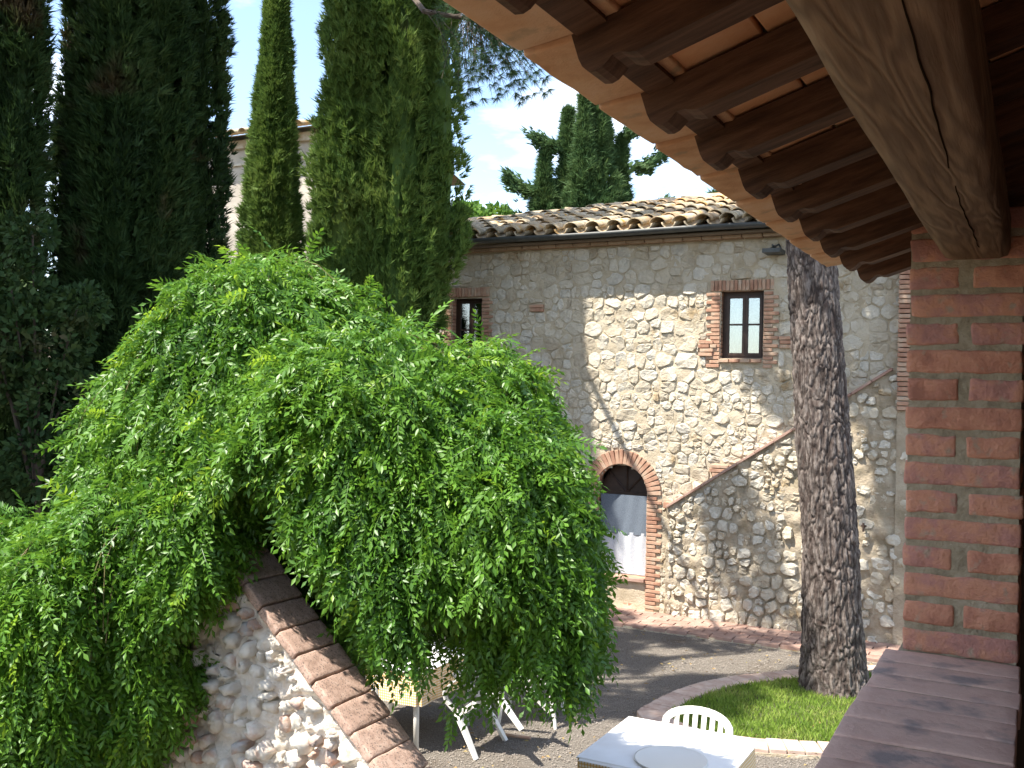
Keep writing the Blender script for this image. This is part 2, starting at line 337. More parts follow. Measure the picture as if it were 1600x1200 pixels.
def put_stones(cells, parent, y, ox, oz, gap, depth, seed, mat, limit, name='stone', infill='small_stones', rough=.012, vis=None, dvar=.5, smooth=False):
    r = random.Random(seed)
    cells = sorted(cells, key=lambda c: -(area(c) + (10 if vis is None or vis(sum(p[0] for p in c) / len(c), sum(p[1] for p in c) / len(c)) else 0)))
    rest = MB()
    for i, c in enumerate(cells):
        s = stone_mb(c, gap * r.uniform(.7, 1.5), depth * r.uniform(1 - dvar, 1 + dvar), r, rough)
        if not s: continue
        mb, cx, cz = s
        if i < limit: mb.build(name, mat, parent, (cx - ox, y, cz - oz), smooth)
        else: rest.add([(v[0] + cx - ox, v[1] + y, v[2] + cz - oz) for v in mb.v], mb.f)
    if rest.v:
        o = rest.build(infill, mat, parent, smooth=smooth); o['kind'] = 'stuff'
def mortar_grid(x0, x1, z0, z1, y, step, amp, freq, inside, ox, oz, seed=0):
    nx = int((x1 - x0) / step) + 1; nz = int((z1 - z0) / step) + 1; mb = MB(); idx = {}
    def vt(i, j):
        if (i, j) in idx: return idx[i, j]
        x = x0 + (x1 - x0) * i / nx; z = z0 + (z1 - z0) * j / nz
        d = noise.fractal(Vector((x * freq, z * freq, seed)), .8, 2.1, 4) * amp
        idx[i, j] = len(mb.v); mb.v.append((x - ox, y - d, z - oz)); return idx[i, j]
    for i in range(nx):
        for j in range(nz):
            x = x0 + (x1 - x0) * (i + .5) / nx; z = z0 + (z1 - z0) * (j + .5) / nz
            if inside(x, z): mb.f.append((vt(i, j), vt(i + 1, j), vt(i + 1, j + 1), vt(i, j + 1)))
    return mb
brick_meshes = {}
def brick(parent, mat, sx, sy, sz, loc, rot=(0, 0, 0), n=(2, 1, 1), amp=.003, r=.006, name='brick'):
    key = (round(sx, 2), round(sy, 2), round(sz, 3), mat.name, rnd.randrange(4))
    if key not in brick_meshes: brick_meshes[key] = rbox(sx, sy, sz, r, n, amp, len(brick_meshes) + 1).mesh('brick', mat, False)
    return dup(brick_meshes[key], name, parent, loc, rot)

# ================================================================ SETTING: the ground
gr = MB(); GN = 60
def gz(x, y): return 0.0
gr.add([(-700, -700, -.02), (700, -700, -.02), (700, 1500, -.02), (-700, 1500, -.02)], [(0, 1, 2, 3)])
tag(gr.build('ground', M['earth']), kind='structure')
cy = mortar_grid(-6, 9, 2, 19, 0, .12, .012, 1.6, lambda x, z: True, 0, 0)
cv = [(v[0], v[2], .0 - v[1] * .5) for v in cy.v]
c2 = MB(); c2.add(cv, cy.f); tag(c2.build('gravel_yard', M['gravel'], smooth=True), kind='structure')
# loose stones on the gravel (nobody could count them)
def pebbles():
    n = 70000; X = npr.uniform(-2.2, 5.8, n); Y = npr.uniform(7.0, 14.3, n)
    fx = X * CT - Y * ST; fy = X * ST + Y * CT
    keep = (fy < 12.7); X, Y = X[keep], Y[keep]; n = len(X)
    s = npr.uniform(.004, .011, n); a = npr.uniform(0, 6.28, n)
    base = np.array([(1, 0, 0), (0, .8, 0), (-1, 0, 0), (0, -.8, 0), (0, 0, .7)]); T = np.array([(0, 1, 4), (1, 2, 4), (2, 3, 4), (3, 0, 4)])
    V = base[None] * s[:, None, None]; c, q = np.cos(a)[:, None], np.sin(a)[:, None]
    V = np.stack([V[..., 0] * c - V[..., 1] * q + X[:, None], V[..., 0] * q + V[..., 1] * c + Y[:, None], V[..., 2] + .008], -1)
    TT = T[None] + (np.arange(n) * 5)[:, None, None]
    o = bpy.data.objects.new('gravel', np_mesh('gravel', V.reshape(-1, 3), TT.reshape(-1, 3), M['pebble'])); link(o); o['kind'] = 'stuff'
pebbles()

def litter():
    n = 900; g = np.random.default_rng(91); X = g.uniform(-2.5, 5.5, n); Y = g.uniform(7.0, 13.5, n); keep = (X * ST + Y * CT) < 13.3; X, Y = X[keep], Y[keep]; n = len(X)
    a = g.uniform(0, 6.28, n); l = g.uniform(.012, .032, n); wd = l * g.uniform(.3, .5, n); z = .05 + 0 * X; V = np.zeros((n, 4, 3))
    for k, (u, v, h) in enumerate(((-1, 0, 0), (0, 1, .012), (1, 0, .004), (0, -1, .006))):
        V[:, k] = np.stack([X + np.cos(a) * u * l - np.sin(a) * v * wd, Y + np.sin(a) * u * l + np.cos(a) * v * wd, z + h - .025 * ((X < 1.2) | (Y > 11.9))], 1)
    T = np.arange(n * 4).reshape(n, 4)
    M['dry'] = material('dry fallen leaf', [(.20, .12, .05), (.32, .22, .09), (.26, .24, .08)], .9, 5, 0)
    o = bpy.data.objects.new('fallen_leaves', np_mesh('fallen_leaves', V.reshape(-1, 3), T, M['dry'])); link(o); tag(o, 'dry leaves scattered over gravel and lawn', 'leaves', kind='stuff')
litter()

# paving strip along the foot of the stone house
PY = 13.72
pv = bpy.data.objects.new('path', MB().box(-10.5, -.3, PY - 1.02, PY + .1, -.01, .035).mesh('path', M['mortar'])); pv.rotation_euler.z = -TH; link(pv); pv['kind'] = 'structure'
for i, row in enumerate(np.arange(PY - .95, PY - .02, .155)):
    x = -6.9 - (i % 2) * .15
    while x < -.6:
        brick(pv, M['paving'], .285, .142, .05, (x, float(row), .036 + rnd.uniform(-.003, .004)), (rnd.uniform(-.01, .01), 0, rnd.uniform(-.02, .02)), name='paving_brick')
        x += .30

# lawn with a brick edging
lawn_pts = [(1.30, 9.75), (1.47, 10.1), (1.85, 10.6), (2.4, 11.05), (3.2, 11.4), (4.2, 11.7), (5.3, 11.6), (5.9, 10.6), (5.4, 9.3), (4.2, 8.75), (3.0, 8.78), (2.1, 8.88), (1.55, 9.2)]
def catmull(P, k):
    o = []; n = len(P)
    for i in range(n):
        a, b, c, d = (np.array(P[(i + j - 1) % n]) for j in range(4))
        for t in np.linspace(0, 1, k, endpoint=False):
            o.append(.5 * ((2 * b) + (-a + c) * t + (2 * a - 5 * b + 4 * c - d) * t * t + (-a + 3 * b - 3 * c + d) * t ** 3))
    return np.array(o)
lc = catmull(lawn_pts, 12); cen = lc.mean(0)
nrm = np.roll(lc, -1, 0) - np.roll(lc, 1, 0); nrm = np.stack([-nrm[:, 1], nrm[:, 0]], 1); nrm /= np.linalg.norm(nrm, axis=1)[:, None]
if ((lc + nrm * .1 - cen) ** 2).sum() > ((lc - cen) ** 2).sum(): nrm = -nrm
inner = lc + nrm * .30
lw = MB(); n = len(inner); lw.add([(*p, .045) for p in inner] + [(*cen, .06)], [(i, (i + 1) % n, n) for i in range(n)])
lawn = tag(lw.build('lawn', M['soil']), kind='structure')
kb = MB(); kb.add([(*p, -.01) for p in lc] + [(*p, .028) for p in lc] + [(*p, .028) for p in inner],
    [(i, (i + 1) % n, n + (i + 1) % n, n + i) for i in range(n)] + [(n + i, n + (i + 1) % n, 2 * n + (i + 1) % n, 2 * n + i) for i in range(n)])
kerb = tag(kb.build('kerb', M['mortar']), kind='structure')
acc = 0
for i in range(n):
    a, b = lc[i], lc[(i + 1) % n]; l = np.linalg.norm(b - a); d = (b - a) / l; t = acc
    while t < l:
        nn = nrm[i]; p = a + d * t + nn * .15
        brick(kerb, M['edging'], .145, .285, .06, (p[0], p[1], .035 + rnd.uniform(-.004, .004)), (0, 0, math.atan2(nn[1], nn[0]) - math.pi / 2 + rnd.uniform(-.03, .03)), name='edging_brick'); t += .157
    acc = t - l
def grass():
    n = 34000; P = npr.uniform([1.2, 8.6], [6, 11.8], (n * 2, 2))
    poly = inner; ins = np.zeros(len(P), bool); j = len(poly) - 1
    for i in range(len(poly)):
        xi, yi = poly[i]; xj, yj = poly[j]
        c = ((yi > P[:, 1]) != (yj > P[:, 1])) & (P[:, 0] < (xj - xi) * (P[:, 1] - yi) / (yj - yi + 1e-12) + xi); ins ^= c; j = i
    P = P[ins]; n = len(P); a = npr.uniform(0, 6.28, n); h = npr.uniform(.025, .075, n); wd = npr.uniform(.003, .006, n); ln = npr.uniform(.0, .05, n); b = npr.uniform(0, 6.28, n)
    z0 = np.full(n, .045); V = np.zeros((n, 4, 3))
    V[:, 0] = np.stack([P[:, 0] - np.cos(a) * wd, P[:, 1] - np.sin(a) * wd, z0], 1); V[:, 1] = np.stack([P[:, 0] + np.cos(a) * wd, P[:, 1] + np.sin(a) * wd, z0], 1)
    V[:, 2] = np.stack([P[:, 0] + np.cos(a) * wd * .7 + np.cos(b) * ln * .4, P[:, 1] + np.sin(a) * wd * .7 + np.sin(b) * ln * .4, z0 + h * .6], 1)
    V[:, 3] = np.stack([P[:, 0] + np.cos(b) * ln, P[:, 1] + np.sin(b) * ln, z0 + h], 1)
    T = np.array([(0, 1, 2), (0, 2, 3)])[None] + (np.arange(n) * 4)[:, None, None]
    o = bpy.data.objects.new('grass', np_mesh('grass', V.reshape(-1, 3), T.reshape(-1, 3), M['grass'])); link(o); tag(o, 'short sunlit grass inside the brick edging round the pine', 'grass', kind='stuff')
grass()

# ================================================================ STONE HOUSE
HX, HY = -5.0, PY       # base of the house, building axes
house = empty('stone_house', 'two storey stone farmhouse with clay tile roof, dark gutter and arched opening', 'house', HX, HY)
X0, X1, ZE = -10.6, -.2, 5.50
WR = (-3.99, -3.38, 3.71, 4.66); WL = (-8.42, -7.86, 3.62, 4.68); AX, AW, AS, AH, AB = -5.43, .405, 1.72, .42, .50
def in_arch(x, z): return abs(x - AX) < AW and ((AB < z < AS) or (z >= AS and ((x - AX) / AW) ** 2 + ((z - AS) / AH) ** 2 < 1))
def opening(x, z): return in_arch(x, z) or any(a < x < b and c < z < d for a, b, c, d in (WR, WL))
wall = mortar_grid(X0, X1, 0, ZE, 0, .05, .018, 5, lambda x, z: not opening(x, z), HX, 0)
mw = wall.build('wall', M['mortar'], house, smooth=True)
# body behind the face, with the recesses of the openings
for (a, b, c, d) in (WR, WL, (AX - AW, AX + AW, AB, AS + AH)):
    xa, xb = a - HX - .02, b - HX + .02; bd = MB()
    bd.add([(xa, -.01, c), (xb, -.01, c), (xb, -.01, d), (xa, -.01, d), (xa, .34, c), (xb, .34, c), (xb, .34, d), (xa, .34, d)], [(0, 4, 5, 1), (1, 5, 6, 2), (2, 6, 7, 3), (3, 7, 4, 0)])
    bd.build('reveal', M['brick'], house)
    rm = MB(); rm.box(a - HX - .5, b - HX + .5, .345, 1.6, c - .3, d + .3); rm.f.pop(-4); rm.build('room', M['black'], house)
sh = MB(); sh.box(X0 - HX, X0 - HX + .1, .05, 6.2, 0, ZE); sh.box(X1 - HX - .1, X1 - HX, .05, 6.2, 0, ZE); sh.box(X0 - HX + .1, X1 - HX - .1, 6.1, 6.2, 0, ZE)
sh.build('side_wall', M['mortar'], house)
SX, SZ, SS = -4.67, 1.58, .667   # stair line: starts at SX, SZ with slope SS
def stair_z(x): return SZ + (x - SX) * SS
SXE = -1.62
brick_rects = []     # surrounds, filled with bricks below
def surround(a, b, c, d, t=.17, lint=.15): return [(a - t, a, c - .1, d + lint), (b, b + t, c - .1, d + lint), (a, b, d, d + lint), (a, b, c - .1, c)]
rects = [(WR[0] - .19, WR[1] + .21, WR[2] - .13, WR[3] + .16), (WL[0] - .17, WL[1] + .17, WL[2] - .13, WL[3] + .16),
         (AX - AW - .23, AX + AW + .22, 0, 1.9), (AX - AW - .12, AX + AW + .12, 1.85, AS + AH + .23)]
patches = [(-7.0, -6.76, 4.42, 4.56), (-4.3, -4.03, 3.74, 3.98), (-3.16, -2.92, 3.85, 4.0), (-4.1, -3.75, 2.05, 2.25)]
cells = masonry(X0, X1, 0.02, 5.36, .085, .25, .10, .40, .02, 11)
cells = avoid_rects(cells, rects + patches)
fin = []
for c in cells:
    cx = sum(p[0] for p in c) / len(c); cz = sum(p[1] for p in c) / len(c)
    if SX - .05 < cx and cz < min(stair_z(cx), 9):
        c = clip(c, SS / math.hypot(SS, 1), -1 / math.hypot(SS, 1), (SS * SX - SZ + .0) / math.hypot(SS, 1))
    if len(c) > 2 and area(c) > .0015: fin.append(c)
put_stones(fin, house, .0, HX, 0, .006, .015, 3, M['stone'], 292, rough=.009, dvar=.8, vis=lambda x, z: -8.9 < x < -1.6 and z > 1.0)
nb = 0
for (a, b, c, d) in patches:
    z = c + .03
    while z < d:
        x = a + rnd.uniform(0, .05)
        while x < b - .05:
            l = rnd.uniform(.16, .28); l = min(l, b - x); brick(house, M['brick'], round(l, 2), .1, .048, (x + l / 2 - HX, -.0, z), (0, rnd.uniform(-.02, .02), 0)); x += l + .012; nb += 1
        z += .058
# window surrounds: jambs of thin bricks, soldier lintel, sill
for (a, b, c, d) in (WR, WL):
    z = c - .10; k = 0
    while z < d + .0:
        for side in (-1, 1):
            l = (.20, .13)[(k + (side > 0)) % 2] + rnd.uniform(-.01, .01)
            x = (a - l / 2 - .002) if side < 0 else (b + l / 2 + .002)
            brick(house, M['brick'], round(l, 2), .16, .045, (x - HX, .055 + rnd.uniform(-.004, .004), z)); nb += 1
        z += .056; k += 1
    x = a - .12
    while x < b + .14:
        brick(house, M['brick'], .047, .16, .145, (x - HX, .05 + rnd.uniform(-.005, .005), d + .078), (0, rnd.uniform(-.02, .02), 0)); x += .056
    x = a + .07
    while x < b:
        brick(house, M['brick'], .14, .30, .045, (x - HX, .085, c - .028)); x += .15
# arch of voussoirs, brick jambs, brick panel below the arched opening
for k in range(25):
    t = math.pi * (k + .5) / 25; cx, cz = AX + math.cos(t) * (AW + .115), AS + math.sin(t) * (AH + .115)
    brick(house, M['brick'], .21, .18, .056, (cx - HX, .05 + rnd.uniform(-.006, .006), cz), (0, -math.atan2(math.sin(t) * (AW + .1), math.cos(t) * (AH + .1)), 0))
z = .04; k = 0
while z < AS - .01:
    for side in (-1, 1):
        l = (.23, .15)[(k + (side > 0)) % 2] + rnd.uniform(-.01, .01)
        brick(house, M['brick'], round(l, 2), .16, .047, (AX + side * (AW + l / 2 + .003) - HX, .055 + rnd.uniform(-.005, .004), z)); 
    if z < AB - .06:
        x = AX - AW + (.0 if k % 2 else -.13)
        while x < AX + AW - .02:
            a_ = max(x, AX - AW); b_ = min(x + .26, AX + AW)
            if b_ - a_ > .05: brick(house, M['brick'], round(b_ - a_ - .012, 2), .12, .047, ((a_ + b_) / 2 - HX, .07, z))
            x += .27
    z += .0585; k += 1
brick(house, M['paving'], .80, .34, .05, (AX - HX, .10, AB - .026), name='sill')
brick(house, M['brick'], .17, .10, .09, (AX + AW + .36 - HX, -.03, 1.60), name='corbel')
# gutter, brick course under it
gt = MB(); n_ = 7; xs = np.linspace(X0 - .1 - HX, X1 + .1 - HX, 24)
for j, x in enumerate(xs):
    sg = .006 * math.sin(x * 1.7)
    for i in range(n_):
        t = math.pi * i / (n_ - 1); gt.v.append((x, -.39 - .065 * math.cos(t), 5.535 + sg - .075 * math.sin(t)))
    for i in range(n_):
        t = math.pi * (1 - i / (n_ - 1)); gt.v.append((x, -.39 - .060 * math.cos(t), 5.535 + sg - .070 * math.sin(t)))
for j in range(len(xs) - 1):
    for i in range(2 * n_): a = j * 2 * n_ + i; b = j * 2 * n_ + (i + 1) % (2 * n_); gt.f.append((a, b, b + 2 * n_, a + 2 * n_))
gt.build('gutter', M['gutter'], house, smooth=True)
x = X0 + .1
while x < X1 - .1:
    brick(house, M['cornice'], .27, .26, .045, (x - HX + .13, -.02, 5.405), name='cornice_brick'); x += .285
so_ = MB(); so_.box(X0 - HX, X1 - HX, -.28, .2, 5.43, 5.46); so_.build('soffit', M['inner_wall'], house)
# roof: a deck and the clay tiles on it
RS = .285
def ridge_d(x): a = -x; return 3.25 + .1 * math.sin(x * 2) if a < 6.4 else max(2.1, 3.3 - (a - 6.4) * .5)
dk = MB(); xs = np.linspace(X0 - .1, X1 + .1, 30)
for x in xs:
    d = ridge_d(x); dk.v += [(x - HX, -.34, 5.535), (x - HX, d, 5.535 + (d + .34) * RS - .02), (x - HX, 6.4, 4.95)]
for i in range(29):
    for k in range(2): a = i * 3 + k; dk.f.append((a, a + 3, a + 4, a + 1))
dk.build('roof', M['mortar'], house)
def coppo_mesh(up, w0, w1, ln, seed):
    mb = MB(); n = 8; th = .014; r_ = random.Random(seed)
    for k, (yy, ww) in enumerate(((0, w0), (ln, w1))):
        for rr in (1, 0):
            for i in range(n):
                t = math.pi * i / (n - 1); rad = ww / 2 - (0 if rr else th)
                z = math.sin(t) * rad * .85 * (1 if up else -1) + (0 if up else ww * .42)
                mb.v.append((-math.cos(t) * rad, yy + r_.uniform(-.006, .006), z + r_.uniform(-.003, .003)))
    for i in range(n - 1):
        mb.f += [(i, i + 1, 2 * n + i + 1, 2 * n + i), (n + i + 1, n + i, 3 * n + i, 3 * n + i + 1), (i + 1, i, n + i, n + i + 1)]
    mb.f += [(0, 2 * n, 3 * n, n), (n - 1, 2 * n - 1, 4 * n - 1, 3 * n - 1)]
    return mb.mesh('roof_tile', M['coppo'], True)
cov = [coppo_mesh(True, .25, .20, .56, i) for i in range(4)]; cha = [coppo_mesh(False, .21, .25, .56, i + 9) for i in range(4)]
sl = math.atan(RS); cnt = 0; rest = MB(); rest_list = []
col_x = np.arange(X0 + .1, X1, .335)
for ci, x in enumerate(col_x):
    for row in range(7):
        d = row * .50 - .43
        if d > ridge_d(x) - .25: continue
        jx, jr = rnd.uniform(-.012, .012), rnd.uniform(-.05, .05)
        z = 5.535 + (d + .34) * RS
        vis = -9.2 < x < -3.0
        for kind in (1, 0):
            xx = x + (0 if kind else .167) + jx; zz = z + (.085 if kind else .01)
            me = (cov if kind else cha)[rnd.randrange(4)]
            if vis and cnt < 262: 
                dup(me, 'roof_tile', house, (xx - HX, d, zz), (sl - .03 + rnd.uniform(-.015, .015), 0, jr * .6)); cnt += 1
            else: rest_list.append((me, (xx - HX, d, zz)))
for me, p in rest_list:
    c, s = math.cos(sl - .03), math.sin(sl - .03)
    rest.add([(v.co.x + p[0], v.co.y * c - v.co.z * s + p[1], v.co.y * s + v.co.z * c + p[2]) for v in me.vertices], [tuple(pp.vertices) for pp in me.polygons])
o = rest.build('roof_tiles', M['coppo'], house, smooth=True); o['kind'] = 'stuff'
x = X0 + .1; rc = coppo_mesh(True, .27, .24, .46, 40)
while x < X1 - .2:
    d = ridge_d(x); d2 = ridge_d(x + .4)
    dup(rc, 'ridge_tile', house, (x - HX, d + .02, 5.535 + (d + .34) * RS + .05 + rnd.uniform(-.008, .012)), (0, rnd.uniform(-.04, .02), -math.pi / 2 + math.atan2(d2 - d, .4))); x += .40

# windows
def window(x0, x1, z0, z1, ajar, name='window'):
    w_ = x1 - x0; h_ = z1 - z0; yy = .13
    f = MB()
    f.box(0, .05, 0, .07, 0, h_); f.box(w_ - .05, w_, 0, .07, 0, h_); f.box(.052, w_ - .052, 0, .07, h_ - .05, h_); f.box(.052, w_ - .052, 0, .07, 0, .045)
    fr = f.build(name, M['wood_dark'], house, (x0 - HX, yy, z0))
    mid = w_ / 2
    for (a, b) in ((.053, mid + .012), (mid + .016, w_ - .053)):
        s = MB(); t = .038
        s.box(a, a + t, -.012, .03, .048, h_ - .053); s.box(b - t, b, -.012, .03, .048, h_ - .053); s.box(a + t + .001, b - t - .001, -.012, .03, h_ - .053 - t, h_ - .054)
        s.box(a + t + .001, b - t - .001, -.012, .03, .049, .049 + t); s.box(a + t + .001, b - t - .001, -.008, .026, h_ * .50, h_ * .50 + .025)
        s.build('sash', M['wood_dark'], fr)
        for (q0, q1) in ((.05 + t, h_ * .5), (h_ * .5 + .025, h_ - .054 - t)):
            MB().box(a + t, b - t, .008, .012, q0, q1).build('pane', M['glass'], fr)
        # gathered curtain, lower two thirds of the sash
        cvs = MB(); nx = 40; zt = h_ * (.76 if a < .1 else .50); zb = .07
        for i in range(nx + 1):
            x = a + t * .4 + (b - a - t * .8) * i / nx; pull = .0
            for j in range(9):
                zz = zb + (zt - zb) * j / 8; amp = .012 * (1 - .3 * j / 8)
                cvs.v.append((x, .05 + amp * math.sin(i * .95 + .5 * math.sin(j * .6)) , zz))
        for i in range(nx):
            for j in range(8): q = i * 9 + j; cvs.f.append((q, q + 9, q + 10, q + 1))
        cvs.build('curtain', M['lace'], fr, smooth=True)
    return fr
window(*WR, 0); window(*WL, 0)
# arched opening: dark wooden arch head, grey lace screen with a white curtain behind its lower half
ah = MB(); n_ = 16; ah.v = [(AW * math.cos(math.pi * i / n_), 0, AH * math.sin(math.pi * i / n_)) for i in range(n_ + 1)] + [(0, 0, 0)]
ah.f = [(i, i + 1, n_ + 1) for i in range(n_)]
dr = MB(); dr.box(-AW, AW, 0, .05, -.05, 0)
for xx in np.linspace(-AW + .02, AW - .08, 5): dr.box(float(xx), float(xx) + .05, .0, .04, -1.2, -.052)
win = dr.build('window', M['wood_dark'], house, (AX - HX, .22, AS))
ahx = ah.build('arch_head', M['wood_dark'], win, (0, .03, 0))
for k in range(1, 4):
    t = math.pi * k / 4; MB().bar((0, 0, .0), (AW * math.cos(t), 0, AH * math.sin(t)), .012, n=6).build('glazing_bar', M['wood_dark'], win, (0, .01, 0))
sc_ = MB(); nx = 50
for i in range(nx + 1):
    x = -AW + .015 + (2 * AW - .03) * i / nx
    for j in range(11): sc_.v.append((x, -.05 + .004 * math.sin(i * .5 + j * .3), -.04 - (AS - AB - .05) * .5 * j / 10))
for i in range(nx):
    for j in range(10): q = i * 11 + j; sc_.f.append((q, q + 1, q + 12, q + 11))
sc_.build('lace_panel', M['lacegrey'], win, smooth=True)
cu = MB()
for i in range(nx + 1):
    x = -AW + .015 + (2 * AW - .03) * i / nx
    for j in range(11): cu.v.append((x, -.045 + .010 * math.sin(i * .55 + .6 * math.sin(j * .4)), -.04 - (AS - AB - .05) * (.47 + .53 * j / 10)))
for i in range(nx):
    for j in range(10): q = i * 11 + j; cu.f.append((q, q + 1, q + 12, q + 11))
cu.build('curtain', M['lace'], win, smooth=True)

# outside stair against the house: rough rendered stair wall, raised joint of brick along its slope
stair = empty('outside_stair', 'rough rendered rubble stair wall climbing to the right against the stone house', 'stairs', -3.2, PY - .14)
SY = PY - .14
def in_stair(x, z): return SX < x < SXE + 1.4 and z < min(stair_z(x), stair_z(SXE))
sm = mortar_grid(SX, -.3, 0, 4.0, 0, .03, .045, 4.2, in_stair, -3.2, 0, 5)
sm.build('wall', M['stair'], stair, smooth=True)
bk = MB(); ztop = stair_z(SXE)
bk.add([(SX + 3.2, .03, 0), (-.3 + 3.2, .03, 0), (-.3 + 3.2, .03, ztop - .03), (SXE + 3.2, .03, ztop - .03), (SX + 3.2, .03, SZ - .03),
        (SX + 3.2, .135, 0), (-.3 + 3.2, .135, 0), (-.3 + 3.2, .135, ztop - .03), (SXE + 3.2, .135, ztop - .03), (SX + 3.2, .135, SZ - .03)],
       [(0, 1, 2, 3, 4), (5, 9, 8, 7, 6), (0, 4, 9, 5), (4, 3, 8, 9), (3, 2, 7, 8), (2, 1, 6, 7)])
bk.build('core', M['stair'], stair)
cells = masonry(SX + .02, -.35, .02, 3.7, .09, .24, .10, .34, .035, 23); fin = []; hy = math.hypot(SS, 1)
for c in cells:
    c = clip(c, -SS / hy, 1 / hy, (SZ - SS * SX - .06) / hy)
    if len(c) < 3: continue
    c = clip(c, 0, 1, stair_z(SXE) - .05)
    if len(c) < 3 or area(c) < .002: continue
    cx = sum(p[0] for p in c) / len(c)
    keep = rnd.random() < (.92 if cx < -2.9 else .55)
    if keep: fin.append(c)
put_stones(fin, stair, .002, -3.2, 0, .014, .034, 8, M['stone'], 250, rough=.014, dvar=.8, vis=lambda x, z: x < -1.6)
ln = math.hypot(SXE - SX, (SXE - SX) * SS); k = 0; t = .0
while t < ln - .1:
    l = .30; tt = t + l / 2; x = SX + tt / hy; z = SZ + tt * SS / hy
    brick(stair, M['paving'], l - .008, .20, .035, (x + 3.2, .04, z + .01), (0, -math.atan(SS), 0), name='coping_brick'); t += l; k += 1
# brick and plaster pier at the head of the stair
pier = empty('brick_pier', 'slim pier of brick over grey plaster at the top of the outside stair', 'pier', -1.52, PY - .16)
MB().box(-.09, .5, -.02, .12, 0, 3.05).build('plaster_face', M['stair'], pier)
z = 3.08
while z < 5.3:
    brick(pier, M['brick'], .30, .26, .05, (.06 + rnd.uniform(-.004, .004), .05, z)); z += .062

# small dark lamp on the wall and an iron hook
lamp = empty('wall_lamp', 'small flat dark metal lamp under the eave beside the pine trunk', 'lamp', -3.22, PY, 5.17)
m_ = MB(); m_.box(-.12, .12, -.34, -.02, -.035, .02); m_.build('lamp_housing', M['gutter'], lamp)
m_ = MB(); m_.bar((0, 0, .05), (0, -.26, .07), .014); m_.bar((-.06, -.2, .025), (.05, -.1, .10), .012); m_.bar((.05, -.1, .10), (.1, -.2, .03), .012); m_.build('bracket', M['gutter'], lamp)
hook = empty('iron_hook', 'small dark iron hook fixed to the stair wall right of the pine trunk', 'hook', -1.98, SY - .04, 1.53)
m_ = MB(); m_.bar((0, .03, 0), (0, -.08, 0), .013); m_.bar((0, -.08, -.05), (0, -.08, .06), .014); m_.bar((-.035, -.05, .02), (.035, -.05, .02), .012); m_.build('hook_body', M['iron'], hook)

# ================================================================ LOGGIA round the camera
log = empty('loggia', 'open loggia with brick pillar, brick sill and timber and terracotta roof', 'loggia', 0, 0, 0)
EY = 3.2
# floor and inner walls
MB().box(-.03, 3.4, -3.4, 3.5, 1.45, 1.6).build('floor', M['floor'], log)
iw = MB(); iw.box(1.9, 2.1, -3.4, 3.5, 1.6, 4.75); iw.box(-.07, 1.9, 3.145, 3.3, 1.45, 4.6); iw.box(-.0, 1.9, -3.6, -3.4, 1.6, 4.6)
iw.build('inner_wall', M['inner_wall'], log)
base = MB(); base.box(-.31, -.04, -3.4, 3.5, 0, 2.455); par = base.build('parapet', M['pillar_mortar'], log)
MB().box(-.325, -.045, -3.4, 3.5, 2.455, 2.5245).build('sill_bed', M['pillar_mortar'], par)
yy = -1.6; k = 0
while yy < 2.80:
    mb = rbox(.325, .124, .05, .004, (10, 4, 2), .002, k + 50, 14); mb.build('sill_brick', M['sill_brick'], par, (-.19 + rnd.uniform(-.004, .004), yy + .062, 2.503 + rnd.uniform(-.0015, .0015)), True, (0, 0, rnd.uniform(-.008, .008))); yy += .131; k += 1
# outer brick face of the parapet
for r_i in range(8):
    y = -.5 + (r_i % 2) * .14
    while y < 3.3:
        brick(par, M['pillar_brick'], .02, .275, .055, (-.315, y, 2.42 - r_i * .073), n=(1, 2, 1), r=.004); y += .29
# pillar : courses alternate one long brick with two headers
PX0, PX1, PY0, PY1 = -.316, -.038, 2.862, 3.14
pil = MB().box(PX0 + .004, PX1 - .004, PY0 + .0045, PY1 - .006, 2.515, 3.70).build('pillar', M['pillar_mortar'], log)
z = 2.556; k = 0; pm = (PX0 + PX1) / 2
while z < 3.69:
    if k % 2 == 0:
        rbox(.279, .13, .060, .006, (14, 5, 3), .0045, k * 7 + 3, 22).build('brick', M['pillar_brick'], pil, (pm + rnd.uniform(-.004, .004), PY0 + .066, z), True)
        rbox(.276, .13, .052, .007, (6, 3, 2), .005, k * 7 + 4, 22).build('brick', M['pillar_brick'], pil, (pm, PY0 + .208, z), True)
    else:
        for s in (-1, 1):
            rbox(.132 - rnd.uniform(0, .008), .277, .059, .007, (8, 8, 3), .005, k * 7 + s, 24).build('brick', M['pillar_brick'], pil, (pm + s * .0765 + rnd.uniform(-.005, .005), PY0 + .139, z), True)
    z += .0745; k += 1
